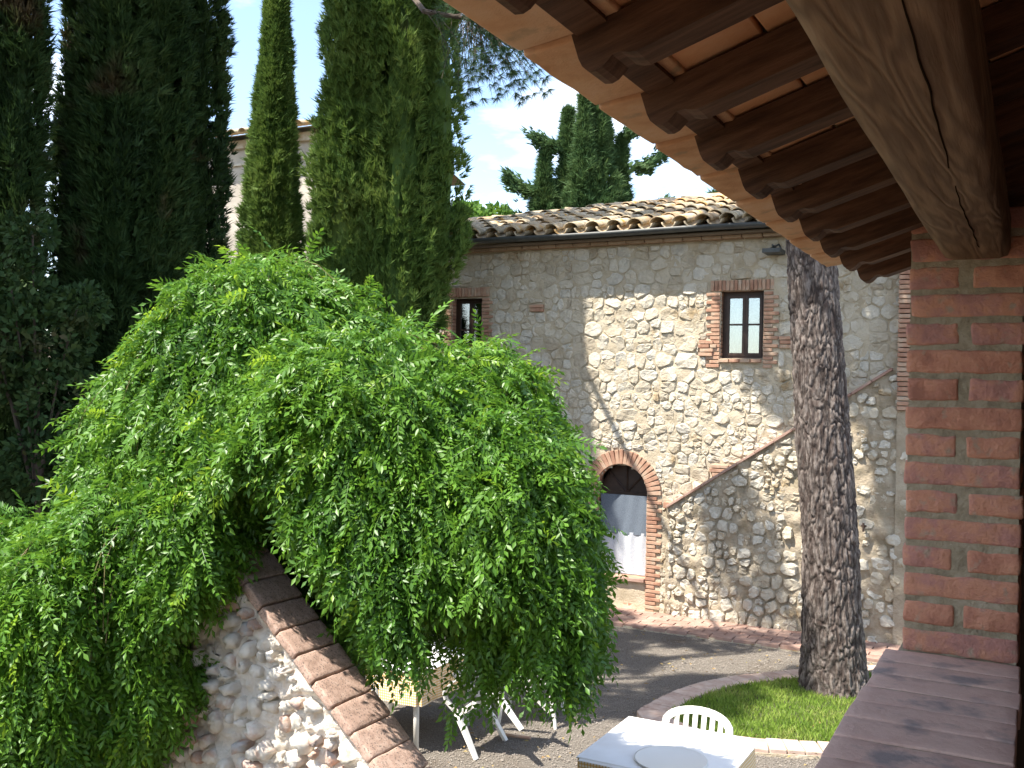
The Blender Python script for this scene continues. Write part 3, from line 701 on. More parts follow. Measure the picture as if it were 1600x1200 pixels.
# the main beam, split along its length
BX0, BX1, BZ0, BZ1 = -.232, -.072, EY + .372, EY + .50
def beam():
    nx, ny, nz = 6, 90, 5; V = []; idx = {}; mb = MB(); y0, y1 = -3.4, 3.1
    def vt(x, y, z):
        k = (round(x, 4), round(y, 4), round(z, 4))
        if k in idx: return idx[k]
        q = Vector((x, y, z)); nn = noise.noise_vector(Vector((x * 3, y * 1.4, z * 3))) * .003 + noise.noise_vector(Vector((x * 14, y * 5, z * 14))) * .0012
        e = .006 * (1 + .6 * noise.noise(Vector((0, y * 3, x * 50))))
        ex = (min(x - BX0, BX1 - x) < 1e-5); ez = (min(z - BZ0, BZ1 - z) < 1e-5)
        if ex and ez: q.x += e if x < -.15 else -e; q.z += e if z < BZ0 + .05 else -e
        idx[k] = len(mb.v); mb.v.append(tuple(q + nn)); return idx[k]
    Xs = np.linspace(BX0, BX1, nx + 1); Ys = np.linspace(y0, y1, ny + 1); Zs = np.linspace(BZ0, BZ1, nz + 1)
    for j in range(ny):
        for i in range(nx):
            a, b, c, d = Xs[i], Xs[i + 1], Ys[j], Ys[j + 1]
            mb.f += [(vt(a, c, BZ0), vt(a, d, BZ0), vt(b, d, BZ0), vt(b, c, BZ0)), (vt(a, c, BZ1), vt(b, c, BZ1), vt(b, d, BZ1), vt(a, d, BZ1))]
        for i in range(nz):
            a, b, c, d = Zs[i], Zs[i + 1], Ys[j], Ys[j + 1]
            mb.f += [(vt(BX0, c, a), vt(BX0, c, b), vt(BX0, d, b), vt(BX0, d, a)), (vt(BX1, c, a), vt(BX1, d, a), vt(BX1, d, b), vt(BX1, c, b))]
    for i in range(nx):
        for k in range(nz):
            mb.f += [(vt(Xs[i], y1, Zs[k]), vt(Xs[i], y1, Zs[k + 1]), vt(Xs[i + 1], y1, Zs[k + 1]), vt(Xs[i + 1], y1, Zs[k]))]
    bo = mb.build('beam', M['beam'], log, smooth=True)
    cr_ = MB(); pts = []; w_ = []
    for i in range(60):
        t = i / 59; y = .6 + 2.05 * t; pts.append((-.128 + .010 * math.sin(y * 2.1) + .004 * noise.noise(Vector((y * 9, 0, 0))), y)); w_.append(.0008 * math.sin(math.pi * min(1, t * 1.0 + .02)) + .0004)
    for (x, y), q in zip(pts, w_): cr_.v += [(x - q, y, BZ0 - .0015), (x + q, y, BZ0 - .0015), (x, y, BZ0 + .012)]
    for i in range(59): a = i * 3; cr_.f += [(a, a + 3, a + 4, a + 1), (a + 1, a + 4, a + 5, a + 2), (a, a + 2, a + 5, a + 3)]
    cr_.build('split', M['crack'], bo)
beam()
# rafters with a carved ogee end, falling towards the eave
SLP = .33
def AE(y): return .5694 - .0181 * y
def ZE_(y): return EY + .5165 - .0265 * y - .062        # underside of the rafter tips; the old eave sags a little
ang = math.atan(SLP); RW, RH = .060, .062
prof = [(0, .026), (.002, .014), (.008, .004), (.018, .000), (.028, .001), (.037, .005), (.046, .010), (.058, .009), (.068, .003), (.078, 0)]
rm_ = MB(); outl = [(0.0, RH)] + prof + [(2.45, 0), (2.45, RH)]
for side in (0, RW):
    for (s, h) in outl: rm_.v.append((s, side, h))
nn = len(outl); rm_.f = [tuple(range(nn)), tuple(range(2 * nn - 1, nn - 1, -1))] + [(i, i + nn, (i + 1) % nn + nn, (i + 1) % nn) for i in range(nn)]
raf_me = rm_.mesh('rafter', M['rafter'])
NB0, NB1 = -9, 8
rb = lambda k: 1.21 + .262 * k
for k in range(NB0, NB1 + 1):
    dup(raf_me, 'rafter', log, (-AE(rb(k)) + rnd.uniform(-.004, .004), rb(k), ZE_(rb(k)) + rnd.uniform(-.002, .002)), (0, -ang, rnd.uniform(-.006, .006)))
cm = [rbox(.137, .252, .022, .004, (2, 3, 1), .002, i + 80).mesh('ceiling_tile', M['ceil'], True) for i in range(4)]
em = [rbox(.165, .259, .024, .004, (4, 6, 1), .002, i + 90).mesh('eave_tile', M['eave'], True) for i in range(5)]
ca, sa = math.cos(ang), math.sin(ang)
def slope_pos(s, y, h): return (-AE(y) + s * ca - h * sa, y, ZE_(y) + s * sa + h * ca)
nt_ = 0
for k in range(NB0, NB1):
    y = rb(k) + .03 + .131
    dup(em[k % 5], 'eave_tile', log, slope_pos(-.004, y, RH + .020 + rnd.uniform(0, .002)), (0, -ang + .17 + rnd.uniform(-.008, .008), rnd.uniform(-.006, .006)))
    for j in range(16):
        if k < -2 and j > 2: continue
        dup(cm[rnd.randrange(4)], 'ceiling_tile', log, slope_pos(.132 + .1425 * j, y, RH + .013 + rnd.uniform(0, .002)), (0, -ang, rnd.uniform(-.008, .008))); nt_ += 1
    b_ = MB().box(0, .045, RW + .002, .26, RH - .017, RH + .001)
    if k < NB1: b_.build('batten', M['rafter'], log, slope_pos(.012, rb(k), 0), rot=(0, -ang, 0))
dkm = MB(); p0, p1 = slope_pos(-.07, 0, RH + .045), slope_pos(2.6, 0, RH + .045); y0, y1 = rb(NB0) - .05, rb(NB1) + .03
for h in (0, .05): dkm.v += [(p0[0], y0, p0[2] + h), (p1[0], y0, p1[2] + h), (p1[0], y1, p1[2] + h), (p0[0], y1, p0[2] + h)]
dkm.f = [(0, 1, 2, 3), (7, 6, 5, 4), (0, 4, 5, 1), (1, 5, 6, 2), (2, 6, 7, 3), (3, 7, 4, 0)]
dkm.build('roof_screed', M['inner_wall'], log)
oc = MB()
for i, y in enumerate(np.arange(y0 + .1, y1 - .05, .22)):
    for j in range(6):
        me = cov[(i + j) % 4]; s0 = -.065 + j * .47; p = slope_pos(s0, float(y), RH + .11)
        for v in (): pass
        b0 = len(oc.v)
        for v in me.vertices:
            q = slope_pos(s0 + v.co.y, float(y) + v.co.x * .8, RH + .10 + v.co.z * .8); oc.v.append(q)
        oc.f += [tuple(b0 + q for q in pp.vertices) for pp in me.polygons]
o = oc.build('roof_tiles', M['coppo'], log, smooth=True); o['kind'] = 'stuff'

# ================================================================ FOREGROUND WALL with a sloping brick coping
# face plane at y = FY (building axes), top falls from upper left to lower right
FY = 4.02; FT = .30
A = (-3.76, 2.178); B = (-2.885, 1.388)
fs = (B[1] - A[1]) / (B[0] - A[0])
fw = empty('rubble_wall', 'low white rendered rubble wall with sloping brick coping below the weeping tree', 'wall', -3.3, FY)
def fz(x): return min(A[1] + (x - A[0]) * fs, A[1] + .14)
FXL, FXR = -5.4, -1.9
fm = mortar_grid(FXL, FXR, 0, 2.5, 0, .0135, .045, 10.5, lambda x, z: z < fz(x) - .035, -3.3, 0, 9)
fm.build('wall_face', M['render'], fw, smooth=True)
bb = MB(); pts = [(FXL, 0), (FXR, 0), (FXR, max(.05, fz(FXR) - .05)), (A[0] - .15, A[1] + .09), (FXL, A[1] + .09)]
for yv in (.04, FT - .02):
    bb.v += [(x + 3.3, yv, z) for x, z in pts]
bb.f = [(0, 1, 2, 3, 4), (9, 8, 7, 6, 5)] + [(i, i + 5, (i + 1) % 5 + 5, (i + 1) % 5) for i in range(5)]
bb.build('core', M['render'], fw)
cells = masonry(-4.9, -2.2, .9, 2.3, .07, .15, .07, .2, .03, 41); fin = []; fh = math.hypot(fs, 1)
for c in cells:
    c = clip(c, -fs / fh, 1 / fh, (A[1] - fs * A[0] - .10) / fh)
    if len(c) > 2 and area(c) > .002 and rnd.random() < .82: fin.append(c)
put_stones(fin, fw, .0, -3.3, 0, .012, .05, 18, M['rubble'], 160, rough=.012, dvar=.6, smooth=True)
bl = .163; t = -.34
while t < 2.0:
    x = A[0] + t / fh; z = A[1] + t * fs / fh
    o = rbox(bl - .007, FT + .035, .05, .008, (6, 10, 2), .004, int(t * 100) + 700, 14).build('coping_brick', M['coping'], fw, (x + 3.3, FT / 2 - .012 + rnd.uniform(-.005, .005), z + rnd.uniform(-.003, .003)), True, (0, -math.atan(fs), rnd.uniform(-.02, .02))); t += bl

# ================================================================ WEEPING TREE
def leaf_geo(r, nl, L_, lw, ll):
    """pinnate leaf along +X with leaflets left and right, leaflets slightly folded and hanging; returns V,T"""
    V = []; T = []
    def leaflet(bx, ang_, ln, wd, droop):
        d = Vector((math.cos(ang_), math.sin(ang_), -droop)).normalized(); s = Vector((-d.y, d.x, 0)).normalized(); up = d.cross(s)
        if up.z < 0: up = -up
        roll = r.uniform(-.5, .5); s2 = (s * math.cos(roll) + up * math.sin(roll)); u2 = (up * math.cos(roll) - s * math.sin(roll))
        o = Vector(bx); b = len(V)
        for (f, w_, h) in ((0, 0, 0), (.45, .5, .12), (1, 0, -.12), (.5, 0, -.03), (.45, -.5, .12)):
            V.append(o + d * ln * f + s2 * wd * w_ + u2 * (h * wd))
        T.extend([(b, b + 1, b + 3), (b + 1, b + 2, b + 3), (b, b + 3, b + 4), (b + 4, b + 3, b + 2)])
    curve = r.uniform(.2, .6)
    for i in range(nl):
        f = (i + 1.0) / (nl + .6); x = L_ * f; z = -curve * L_ * f * f
        sc2 = 1 - .35 * abs(f - .45)
        for sd_ in (-1, 1): leaflet((x, 0, z), sd_ * r.uniform(.85, 1.15), ll * sc2 * r.uniform(.85, 1.1), lw * sc2, r.uniform(.1, .7))
    leaflet((L_, 0, -curve * L_), r.uniform(-.1, .1), ll * .95, lw, .8)
    b = len(V)
    for f in (0, .35, .7, 1):
        x = L_ * f; z = -curve * L_ * f * f; V += [Vector((x, -.0015, z)), Vector((x, .0015, z))]
    T += [q for i in range(3) for q in ((b + 2 * i, b + 2 * i + 2, b + 2 * i + 1), (b + 2 * i + 1, b + 2 * i + 2, b + 2 * i + 3))]
    return np.array([tuple(v) for v in V]), np.array(T)
lr = random.Random(5)
protos = [leaf_geo(lr, lr.choice((5, 6, 7)), lr.uniform(.14, .20), .021, .052) for _ in range(12)]
def rotmats(d, twist):
    """columns: x axis = d, z roughly up, then a twist about d"""
    x = d / np.linalg.norm(d, axis=1)[:, None]; up = np.tile([0, 0, 1.0], (len(d), 1)); y = np.cross(up, x); y /= (np.linalg.norm(y, axis=1)[:, None] + 1e-9); z = np.cross(x, y)
    c, s = np.cos(twist)[:, None], np.sin(twist)[:, None]
    return np.stack([x, y * c + z * s, z * c - y * s], 2)
def scatter(protos_, P, D, tw, S):
    Vs = []; Ts = []; off = 0; Rm = rotmats(D, tw); pick = npr.integers(0, len(protos_), len(P))
    for k, (V, T) in enumerate(protos_):
        m = pick == k
        if not m.any(): continue
        W = np.einsum('nij,vj->nvi', Rm[m], V) * S[m][:, None, None] + P[m][:, None, :]
        Vs.append(W.reshape(-1, 3)); nT = T[None] + (np.arange(m.sum()) * len(V))[:, None, None] + off; Ts.append(nT.reshape(-1, 3)); off += m.sum() * len(V)
    return np.concatenate(Vs), np.concatenate(Ts)
# lobes of the crown: centre (world), radii, hanging length of the skirt
LOBES = [((-.20, 5.80, 2.78), (.42, .42, .68), .3, .6, 1.0),
         ((-1.45, 6.21, 2.60), (.98, .95, 1.28), .6, 1.2, 1.2),
         ((-.82, 5.50, 2.46), (.77, .66, 1.05), .55, 1.0, 1.0),
         ((-.205, 5.45, 2.10), (.64, .68, 1.05), .34, .9, 1.0),
         ((-2.10, 6.05, 2.30), (.44, .7, 1.02), .5, .55, .8),
         ((-.60, 5.40, 2.10), (.60, .60, 1.00), .42, .8, 1.0),
         ((-2.81, 5.70, 1.42), (.78, .56, .97), .80, 1.2, 1.0),
         ((-2.05, 5.42, 1.75), (.46, .32, .74), .8, .7, 1.0),
         ((-2.40, 5.30, 1.60), (.50, .36, .80), .8, .7, 1.0),
         ((-1.88, 5.52, 2.0), (.56, .50, .80), .15, .6, .6),
         ((-1.50, 6.0, 3.25), (.55, .50, .72), .2, .5, .6),
         ((-1.10, 5.45, 2.15), (.60, .62, 1.05), .45, .8, .6)]
tree = empty('weeping_tree', 'large dome shaped weeping tree with glossy bright green feathery leaves', 'tree', -.95, 6.5, world=True)
TO = np.array([-.95, 6.5, 0])
def in_lobe(P, i, k=.93):
    c, r_ = np.array(LOBES[i][0]), np.array(LOBES[i][1]); q = (P - c) / r_; q[:, 2] = np.maximum(q[:, 2], 0) ; return (q ** 2).sum(1) < k * k
shoots = MB(); LP = []; LD = []; LT = []; LS = []; LY = []
for li, (c, r_, skirt, dens, _) in enumerate(LOBES):
    c = np.array(c); r_ = np.array(r_)
    for s in range(int(dens * 950)):
        az = npr.uniform(0, 2 * math.pi)
        # most strands on the side of the garden that shows
        if math.cos(az - math.radians(-90)) < -.2 and npr.random() < .45: continue
        layer = npr.choice([1.0, 1.0, .97, .88, .74]) * npr.uniform(.96, 1.04)
        el0 = math.asin(npr.uniform(.02, 1.0)); span = npr.uniform(.35, .8); el = el0; pts = []
        drop = 0; dirx = np.array([math.cos(az), math.sin(az), 0])
        lump = .09 * noise.noise(Vector((az * 1.9, li * 3.1, el0 * 2.4))) + .05 * noise.noise(Vector((az * 6, li, el0 * 5)))
        n_pt = int(npr.integers(5, 11)); step = .085
        p = c + r_ * np.array([math.cos(el) * math.cos(az), math.cos(el) * math.sin(az), math.sin(el)]) * (layer + lump)
        azd = npr.normal(0, .12); pts = [p.copy()]
        for k in range(n_pt):
            q = (p - c) / r_
            if q[2] > 0: g = q / r_; g /= np.linalg.norm(g) + 1e-9; t = np.array([0, 0, -1.0]); t = t - g * (t @ g); t /= (np.linalg.norm(t) + 1e-6); tang = t + g * .12 * (k < 2)
            else:
                tang = np.array([0, 0, -1.0]) + dirx * npr.uniform(-.10, .08)
                if p[2] < c[2] - skirt * npr.uniform(.25, 1.25): break
            tang = tang + npr.normal(0, .10, 3); p = p + tang / np.linalg.norm(tang) * step; pts.append(p.copy())
        P = np.array(pts)
        hide = np.zeros(len(P), bool)
        for lj in range(len(LOBES)):
            if lj != li: hide |= in_lobe(P, lj, .60) & (P[:, 2] > LOBES[lj][0][2] - .1)
        if hide.mean() > .6: continue
        fxx = P[:, 0] * CT - P[:, 1] * ST; fyy = P[:, 0] * ST + P[:, 1] * CT; bad = ((fyy < FY + .45) & (fxx > -3.95 - (2.3 - P[:, 2]) * .42)).any()
        if npr.random() < .22 and not bad and P[-1][2] > c[2] - skirt * .8: shoots.path([tuple(q - TO) for q in P[::2]], .003, 4)
        for k in range(len(P)):
            if hide[k]: continue
            q = (P[k] - c) / r_; out = np.array([q[0], q[1], max(q[2], -.1) * .8]); out /= np.linalg.norm(out) + 1e-9
            tip = np.array([0, 0, -1.0]) if q[2] < .6 else np.array([0, 0, -.6])
            for sd_ in (1,) if npr.random() < .25 else (-1, 1):
                side = np.array([-dirx[1], dirx[0], 0]) * sd_
                LP.append(P[k] + npr.normal(0, .012, 3)); LD.append(out * npr.uniform(.15, .75) + side * npr.uniform(.1, .9) + tip * npr.uniform(.5, 1.3) + npr.normal(0, .22, 3)); LT.append(npr.normal(0, .75)); LS.append(npr.uniform(.7, 1.15)); LY.append(npr.random() < .035 + .10 * (noise.noise(Vector(P[k] * 2.2)) > .33))
LP, LD, LT, LS, LY = map(np.array, (LP, LD, LT, LS, LY))
# thin the part that would stand in front of the garden wall (its coping stays clear)
fx = LP[:, 0] * CT - LP[:, 1] * ST; fy = LP[:, 0] * ST + LP[:, 1] * CT
lz = A[1] + (fx - A[0]) * (B[1] - A[1]) / (B[0] - A[0])
clear = (fy < FY + FT + .06) & (fx > -3.82 + .08 * np.sin(LP[:, 2] * 9) - (2.3 - LP[:, 2]) * .34) & (LP[:, 2] < lz + .22 + np.maximum(0, FY + FT + .06 - fy) * 1.25)
inwall = (fy > FY - .01) & (fy < FY + FT + .0) & (LP[:, 2] < A[1] + .05)
front = ((fx > -3.72 - (2.3 - LP[:, 2]) * .36) & (fy < FY - .10)) | ((fx > -4.25) & (fy < FY - .42))
keep = ~clear & ~inwall & ~front; LP, LD, LT, LS, LY = LP[keep], LD[keep], LT[keep], LS[keep], LY[keep]
print('weeping leaves', len(LP))
# the nearest leaves are parts of their own
dist = np.linalg.norm(LP - np.array([0, 0, 3.2]), axis=1) - .6 * (LP[:, 2] < 2.4); order = np.argsort(dist)
own = order[:290]; mask = np.ones(len(LP), bool); mask[own] = False
lm = [np_mesh('leaf', V, T, M['leaf']) for V, T in protos]
Rm = rotmats(LD[own], LT[own])
for i, k in enumerate(own):
    o = bpy.data.objects.new('leaf', lm[i % len(lm)]); mt = Matrix([list(r_) for r_ in Rm[i]]).to_4x4()
    o.matrix_local = Matrix.Translation(Vector(LP[k] - TO)) @ mt @ Matrix.Scale(float(LS[k]), 4); link(o, tree)
for nm, sel, mat in (('foliage', mask & ~LY, M['leaf']), ('young_foliage', mask & LY, M['youngleaf'])):
    V, T = scatter(protos, LP[sel] - TO, LD[sel], LT[sel], LS[sel])
    o = bpy.data.objects.new(nm, np_mesh(nm, V, T, mat)); link(o, tree); o['kind'] = 'stuff'
o = shoots.build('shoots', M['stem'], tree); o['kind'] = 'stuff'
tk = MB(); tk.path([(0, .1, 0), (-.05, .12, .8), (-.1, .1, 1.5), (-.15, .1, 2.3)], [.14, .11, .10, .09], 12)
tk.build('trunk', M['wood'], tree, smooth=True)
for lb in LOBES:
    e = np.array(lb[0]) - TO + np.array([0, 0, lb[1][2] * .6]); m1 = (np.array([-.15, .1, 2.2]) * .5 + e * .5) + np.array([0, 0, .25])
    lmb = MB(); lmb.path([(-.12, .1, 1.7), tuple(m1), tuple(e)], [.07, .045, .02], 8); lmb.build('limb', M['wood'], tree)
    for k in range(7):
        a = k * .9; d = np.array([math.cos(a) * lb[1][0], math.sin(a) * lb[1][1], -.1]) * .5
        lmb = MB(); lmb.path([tuple(e), tuple(e + d * .5 + np.array([0, 0, .08])), tuple(e + d * .85 + np.array([0, 0, .04])), tuple(e + d + np.array([0, 0, -.12]))], [.016, .011, .008, .004], 5); lmb.build('bough', M['wood'], tree)

# ================================================================ CYPRESSES, CONIFERS, OTHER TREES
def tuft_geo(r, n, ln, wd, spread):
    V = []; T = []
    for i in range(n):
        a = r.uniform(0, 6.28); s = r.uniform(0, spread); d = Vector((1, math.cos(a) * s, math.sin(a) * s)).normalized(); side = d.orthogonal().normalized() if r.random() < .5 else d.cross(Vector((r.random(), r.random(), 1))).normalized()
        l = ln * r.uniform(.6, 1.1); b = len(V); o = Vector((r.uniform(-.1, .1) * ln, r.uniform(-.15, .15) * ln, r.uniform(-.15, .15) * ln))
        V += [o - side * wd * .5, o + d * l, o + side * wd * .5]; T += [(b, b + 1, b + 2)]
    return np.array([tuple(v) for v in V]), np.array(T)
def cypress(label, X, Y, h, cols, mat, seed, n, group='cypress trees round the courtyard', tl=.125, name='cypress_tree', up=.9, trunk_r=.12, z0=.3, z1cut=None, prof=None, lump=.22, jag=0, gaps=.0):
    """cols: [(dx, dy, radius, z-bottom, z-top)]"""
    r = random.Random(seed); g = np.random.default_rng(seed); root = empty(name, label, 'tree', X, Y, world=True, group=group)
    pr = [tuft_geo(r, 9, tl, tl * .17, .75) for _ in range(8)]
    tot = sum(c[2] * (c[4] - c[3]) for c in cols); Ps = []; Ds = []; core = MB()
    for ci, (dx, dy, rad, zb, zt) in enumerate(cols):
        m = int(n * rad * (zt - zb) / tot); nc = max(4, m // 34); ci_ = g.integers(0, nc, m)
        ct, ca_, cd = g.uniform(0, 1, nc), g.uniform(0, 2 * math.pi, nc), g.uniform(.84, 1.08, nc)
        hh = np.abs(g.normal(0, 1, m)); t = np.clip(ct[ci_] + (hh * .26 - .1) / (zt - zb), 0, .995); az = ca_[ci_] + g.normal(0, .075 / rad, m) * (1.5 - np.minimum(hh, 2) * .5)
        loose = g.random(m) < .25; t[loose] = g.uniform(0, 1, loose.sum()); az[loose] = g.uniform(0, 2 * math.pi, loose.sum())
        P = np.zeros((m, 3)); D = np.zeros((m, 3))
        def R_(tt, a):
            pf = (min(1, (tt / .12) ** .6) if tt < .12 else 1) * (1 - max(0, (tt - .35) / .65) ** 1.6) ** .8 if prof is None else prof(tt)
            z = zb + (zt - zb) * tt
            return rad * pf * (1 + lump * noise.noise(Vector((math.cos(a) * 2.4 + seed, math.sin(a) * 2.4, z * .45))) + lump * .9 * noise.noise(Vector((math.cos(a) * 5 + seed, math.sin(a) * 5, z * 1.5))) + lump * .5 * noise.noise(Vector((math.cos(a) * 12, math.sin(a) * 12 + seed, z * 3.5))))
        for i in range(m):
            z = zb + (zt - zb) * t[i]; rr = R_(t[i], az[i]); dep = (.86 if loose[i] else cd[ci_[i]]) * g.uniform(.93, 1.03)
            if jag: dep *= 1 + jag * max(0, noise.noise(Vector((az[i] * 1.3 + seed, z * 2.2, 0)))) * g.random()
            P[i] = (dx + math.cos(az[i]) * rr * dep, dy + math.sin(az[i]) * rr * dep, z); D[i] = (math.cos(az[i]), math.sin(az[i]), up + g.uniform(-.3, .8))
        if gaps:
            kp = np.array([noise.noise(Vector((p[0] * .9 + seed, p[1] * .9, p[2] * .7))) > -.5 + gaps for p in P]); P, D = P[kp], D[kp]
        Ps.append(P); Ds.append(D + g.normal(0, .42, D.shape))
        # the dense inner mass of the crown
        nz, na = 26, 14; b = len(core.v)
        for j in range(nz + 1):
            tt = min(.985, .02 + j / nz)
            for i in range(na):
                a = 2 * math.pi * i / na; rr = R_(tt, a) * .52; core.v.append((dx + math.cos(a) * rr, dy + math.sin(a) * rr, zb + (zt - zb) * tt))
        core.f += [(b + j * na + i, b + j * na + (i + 1) % na, b + (j + 1) * na + (i + 1) % na, b + (j + 1) * na + i) for j in range(nz) for i in range(na)]
    P = np.concatenate(Ps); D = np.concatenate(Ds); V, T = scatter(pr, P, D, g.uniform(-3, 3, len(P)), g.uniform(.6, 1.25, len(P)))
    o = bpy.data.objects.new('crown', np_mesh('crown', V, T, mat)); link(o, root); o['kind'] = 'stuff'
    if not gaps: core.build('inner_crown', mat, root)
    for (dx, dy, rad, zb, zt) in cols:
        tm = MB(); tm.path([(dx * .3, dy * .3, 0), (dx, dy, zb + .4), (dx, dy, zb + (zt - zb) * .8)], [trunk_r, trunk_r * .8, .03], 10); tm.build('trunk', M['wood'], root)
    return root
def pxX(px, Y): return (px - 800) / 1550 * Y        # where a point seen at column px stands, Y metres ahead
BY = 14.15
cypress('broad cypress with a split crown standing in front of the stone house corner', pxX(585, BY), BY, 13, [(-.18, .0, .66, .6, 12.4), (.80, .1, .38, 4.4, 11.2), (.52, .1, .42, .8, 11.4), (-.46, -.1, .46, .6, 11.5), (.30, -.25, .48, .6, 11.8), (.15, .3, .6, .6, 13)], M['cypress_sunlit'], 3, 66000, lump=.34)
cypress('narrow cypress between two broad ones, with the plaster house behind', pxX(419, 15.5), 15.5, 10, [(0, 0, .60, .5, 10.6)], M['cypress_sunlit'], 8, 26000, lump=.28, prof=lambda t: (1 - t ** 1.5) ** .95 * min(1, .55 + t * 3))
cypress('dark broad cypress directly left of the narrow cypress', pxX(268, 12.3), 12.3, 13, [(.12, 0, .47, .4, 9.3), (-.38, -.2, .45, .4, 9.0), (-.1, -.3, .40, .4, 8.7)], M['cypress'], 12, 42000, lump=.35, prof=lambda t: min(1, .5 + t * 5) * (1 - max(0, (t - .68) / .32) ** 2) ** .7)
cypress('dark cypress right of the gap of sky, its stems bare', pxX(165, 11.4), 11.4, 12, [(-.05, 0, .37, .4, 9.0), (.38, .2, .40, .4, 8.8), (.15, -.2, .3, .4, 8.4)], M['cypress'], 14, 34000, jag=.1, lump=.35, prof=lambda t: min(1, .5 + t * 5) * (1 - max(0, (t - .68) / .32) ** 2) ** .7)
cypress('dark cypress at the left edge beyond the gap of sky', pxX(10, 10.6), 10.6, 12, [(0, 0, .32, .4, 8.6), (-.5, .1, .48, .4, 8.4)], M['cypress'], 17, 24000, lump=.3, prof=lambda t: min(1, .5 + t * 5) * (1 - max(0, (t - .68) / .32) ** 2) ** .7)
# unseen cypresses added past the left edge to shade the left trees
for i, (X, Y, lab) in enumerate(((-6.7, 8.3, 'nearest unseen cypress added past the left edge to cast shade'), (-8.0, 10.4, 'second unseen cypress added past the left edge to cast shade'), (-8.6, 12.4, 'farthest unseen cypress added past the left edge to cast shade'))):
    cypress(lab, X, Y, 9, [(0, 0, .8, .4, 9.2)], M['cypress'], 30 + i, 6000, tl=.3)
cypress('very thin ragged cypress stem in the gap of sky between dark cypresses', pxX(97, 11.8), 11.8, 12, [(0, 0, .13, 2, 9.8), (.18, .1, .10, 3, 10)], M['cypress'], 44, 5000, jag=.6, lump=.8, trunk_r=.07)

# conifer and trees beyond the roof
cypress('bushy conifer with ragged side sprays rising behind the tiled roof', pxX(916, 27), 27, 11, [(.20, 0, 1.25, 1, 11.9), (-.65, .2, 1.0, 1, 10.9), (-1.25, 0, .85, 1, 9.9), (.85, .2, .8, 1, 10.2), (-.25, -.3, .9, 1, 11.2)], M['conifer'], 21, 36000, group='trees beyond the stone house', tl=.24, name='conifer_tree', up=.5, prof=lambda t: (1 - t ** 1.6) ** 1.15, lump=.6, jag=.5, gaps=0)
def side_sprays():
    root = [o for o in bpy.data.objects if o.name.startswith('conifer_tree')][0]; r = random.Random(4)
    pr = [tuft_geo(r, 6, .22, .05, .7) for _ in range(6)]
    for (x, z, l, s) in ((1.1, 9.3, .9, 1), (1.15, 7.9, 1.0, 1), (1.2, 7.2, .8, 1), (-1.5, 8.6, .8, -1), (-1.4, 7.6, .9, -1), (-.9, 9.8, .7, -1), (.9, 10.3, .6, 1)):
        P = []; D = []
        for k in range(260):
            t = r.random(); P.append((x + s * l * t + r.gauss(0, .07), r.gauss(0, .12), z + .55 * l * t * t + r.gauss(0, .09))); D.append((s * .8, r.gauss(0, .4), .5 + r.gauss(0, .3)))
        V, T = scatter(pr, np.array(P), np.array(D), npr.uniform(-3, 3, len(P)), npr.uniform(.6, 1.2, len(P)))
        o = bpy.data.objects.new('branch', np_mesh('branch', V, T, M['conifer'])); link(o, root)
side_sprays()
def broadleaf(name, label, X, Y, clumps, mat, seed, per, ls, group=None, trunk=.12, h=3, flat=.8):
    root = empty(name, label, 'tree' if 'tree' in name else 'shrub', X, Y, world=True, group=group); r = random.Random(seed); g = np.random.default_rng(seed)
    V0 = np.array([(0, 0, 0), (.5, .28, .05), (1, 0, 0), (.5, -.28, .05)]) * ls; T0 = np.array([(0, 1, 2), (0, 2, 3)]); Ps = []; Ds = []
    for (x, y, z, rad) in clumps:
        m = int(per * rad * rad * 4); d = g.normal(0, 1, (m, 3)); d /= np.linalg.norm(d, axis=1)[:, None]; q = g.uniform(.45, 1, m) ** .6
        lum = np.array([1 + .35 * noise.noise(Vector(k * 2.2 + np.array([seed, x, z]))) for k in d])
        Ps.append(np.array([x, y, z]) + d * (rad * q * lum)[:, None] * np.array([1, 1, flat])); Ds.append(d + g.normal(0, .7, d.shape))
    P = np.concatenate(Ps); D = np.concatenate(Ds); V, T = scatter([(V0, T0)], P, D, g.uniform(-3, 3, len(P)), g.uniform(.6, 1.3, len(P)))
    o = bpy.data.objects.new('crown', np_mesh('crown', V, T, mat)); link(o, root); o['kind'] = 'stuff'
    tm = MB(); tm.path([(0, 0, 0), (.05, 0, h * .5), (0, 0, h)], [trunk, trunk * .8, trunk * .6], 9); tm.build('trunk', M['wood'], root)
    for (x, y, z, rad) in clumps:
        b = MB(); b.path([(0, 0, h * .8), (x * .5, y * .5, (z + h) / 2), (x, y, z)], [trunk * .4, trunk * .3, .01], 6); b.build('limb', M['wood'], root)
    return root
lt = random.Random(19)
cl = [(lt.uniform(-1.2, .75), lt.uniform(-.6, .6), 0, lt.uniform(.28, .5)) for _ in range(22)]
cl = [(x, y, 7.85 - abs(x + .1) * .45 + lt.uniform(-1.2, .22), rd) for x, y, _, rd in cl] + [(-.2, 0, 6.8, .9)]
broadleaf('leafy_tree', 'light green leafy tree over the left end of the tiled roof', pxX(738, 25), 25, cl, M['broadleaf'], 51, 900, .16, 'trees beyond the stone house', h=5)
cypress('small green treetop just above the roof ridge beside the loggia eave', pxX(1112, 29), 29, 9, [(0, 0, .5, 2, 8.95)], M['conifer'], 61, 3000, 'trees beyond the stone house', tl=.35, name='conifer_tree', prof=lambda t: (1 - t) ** .7)

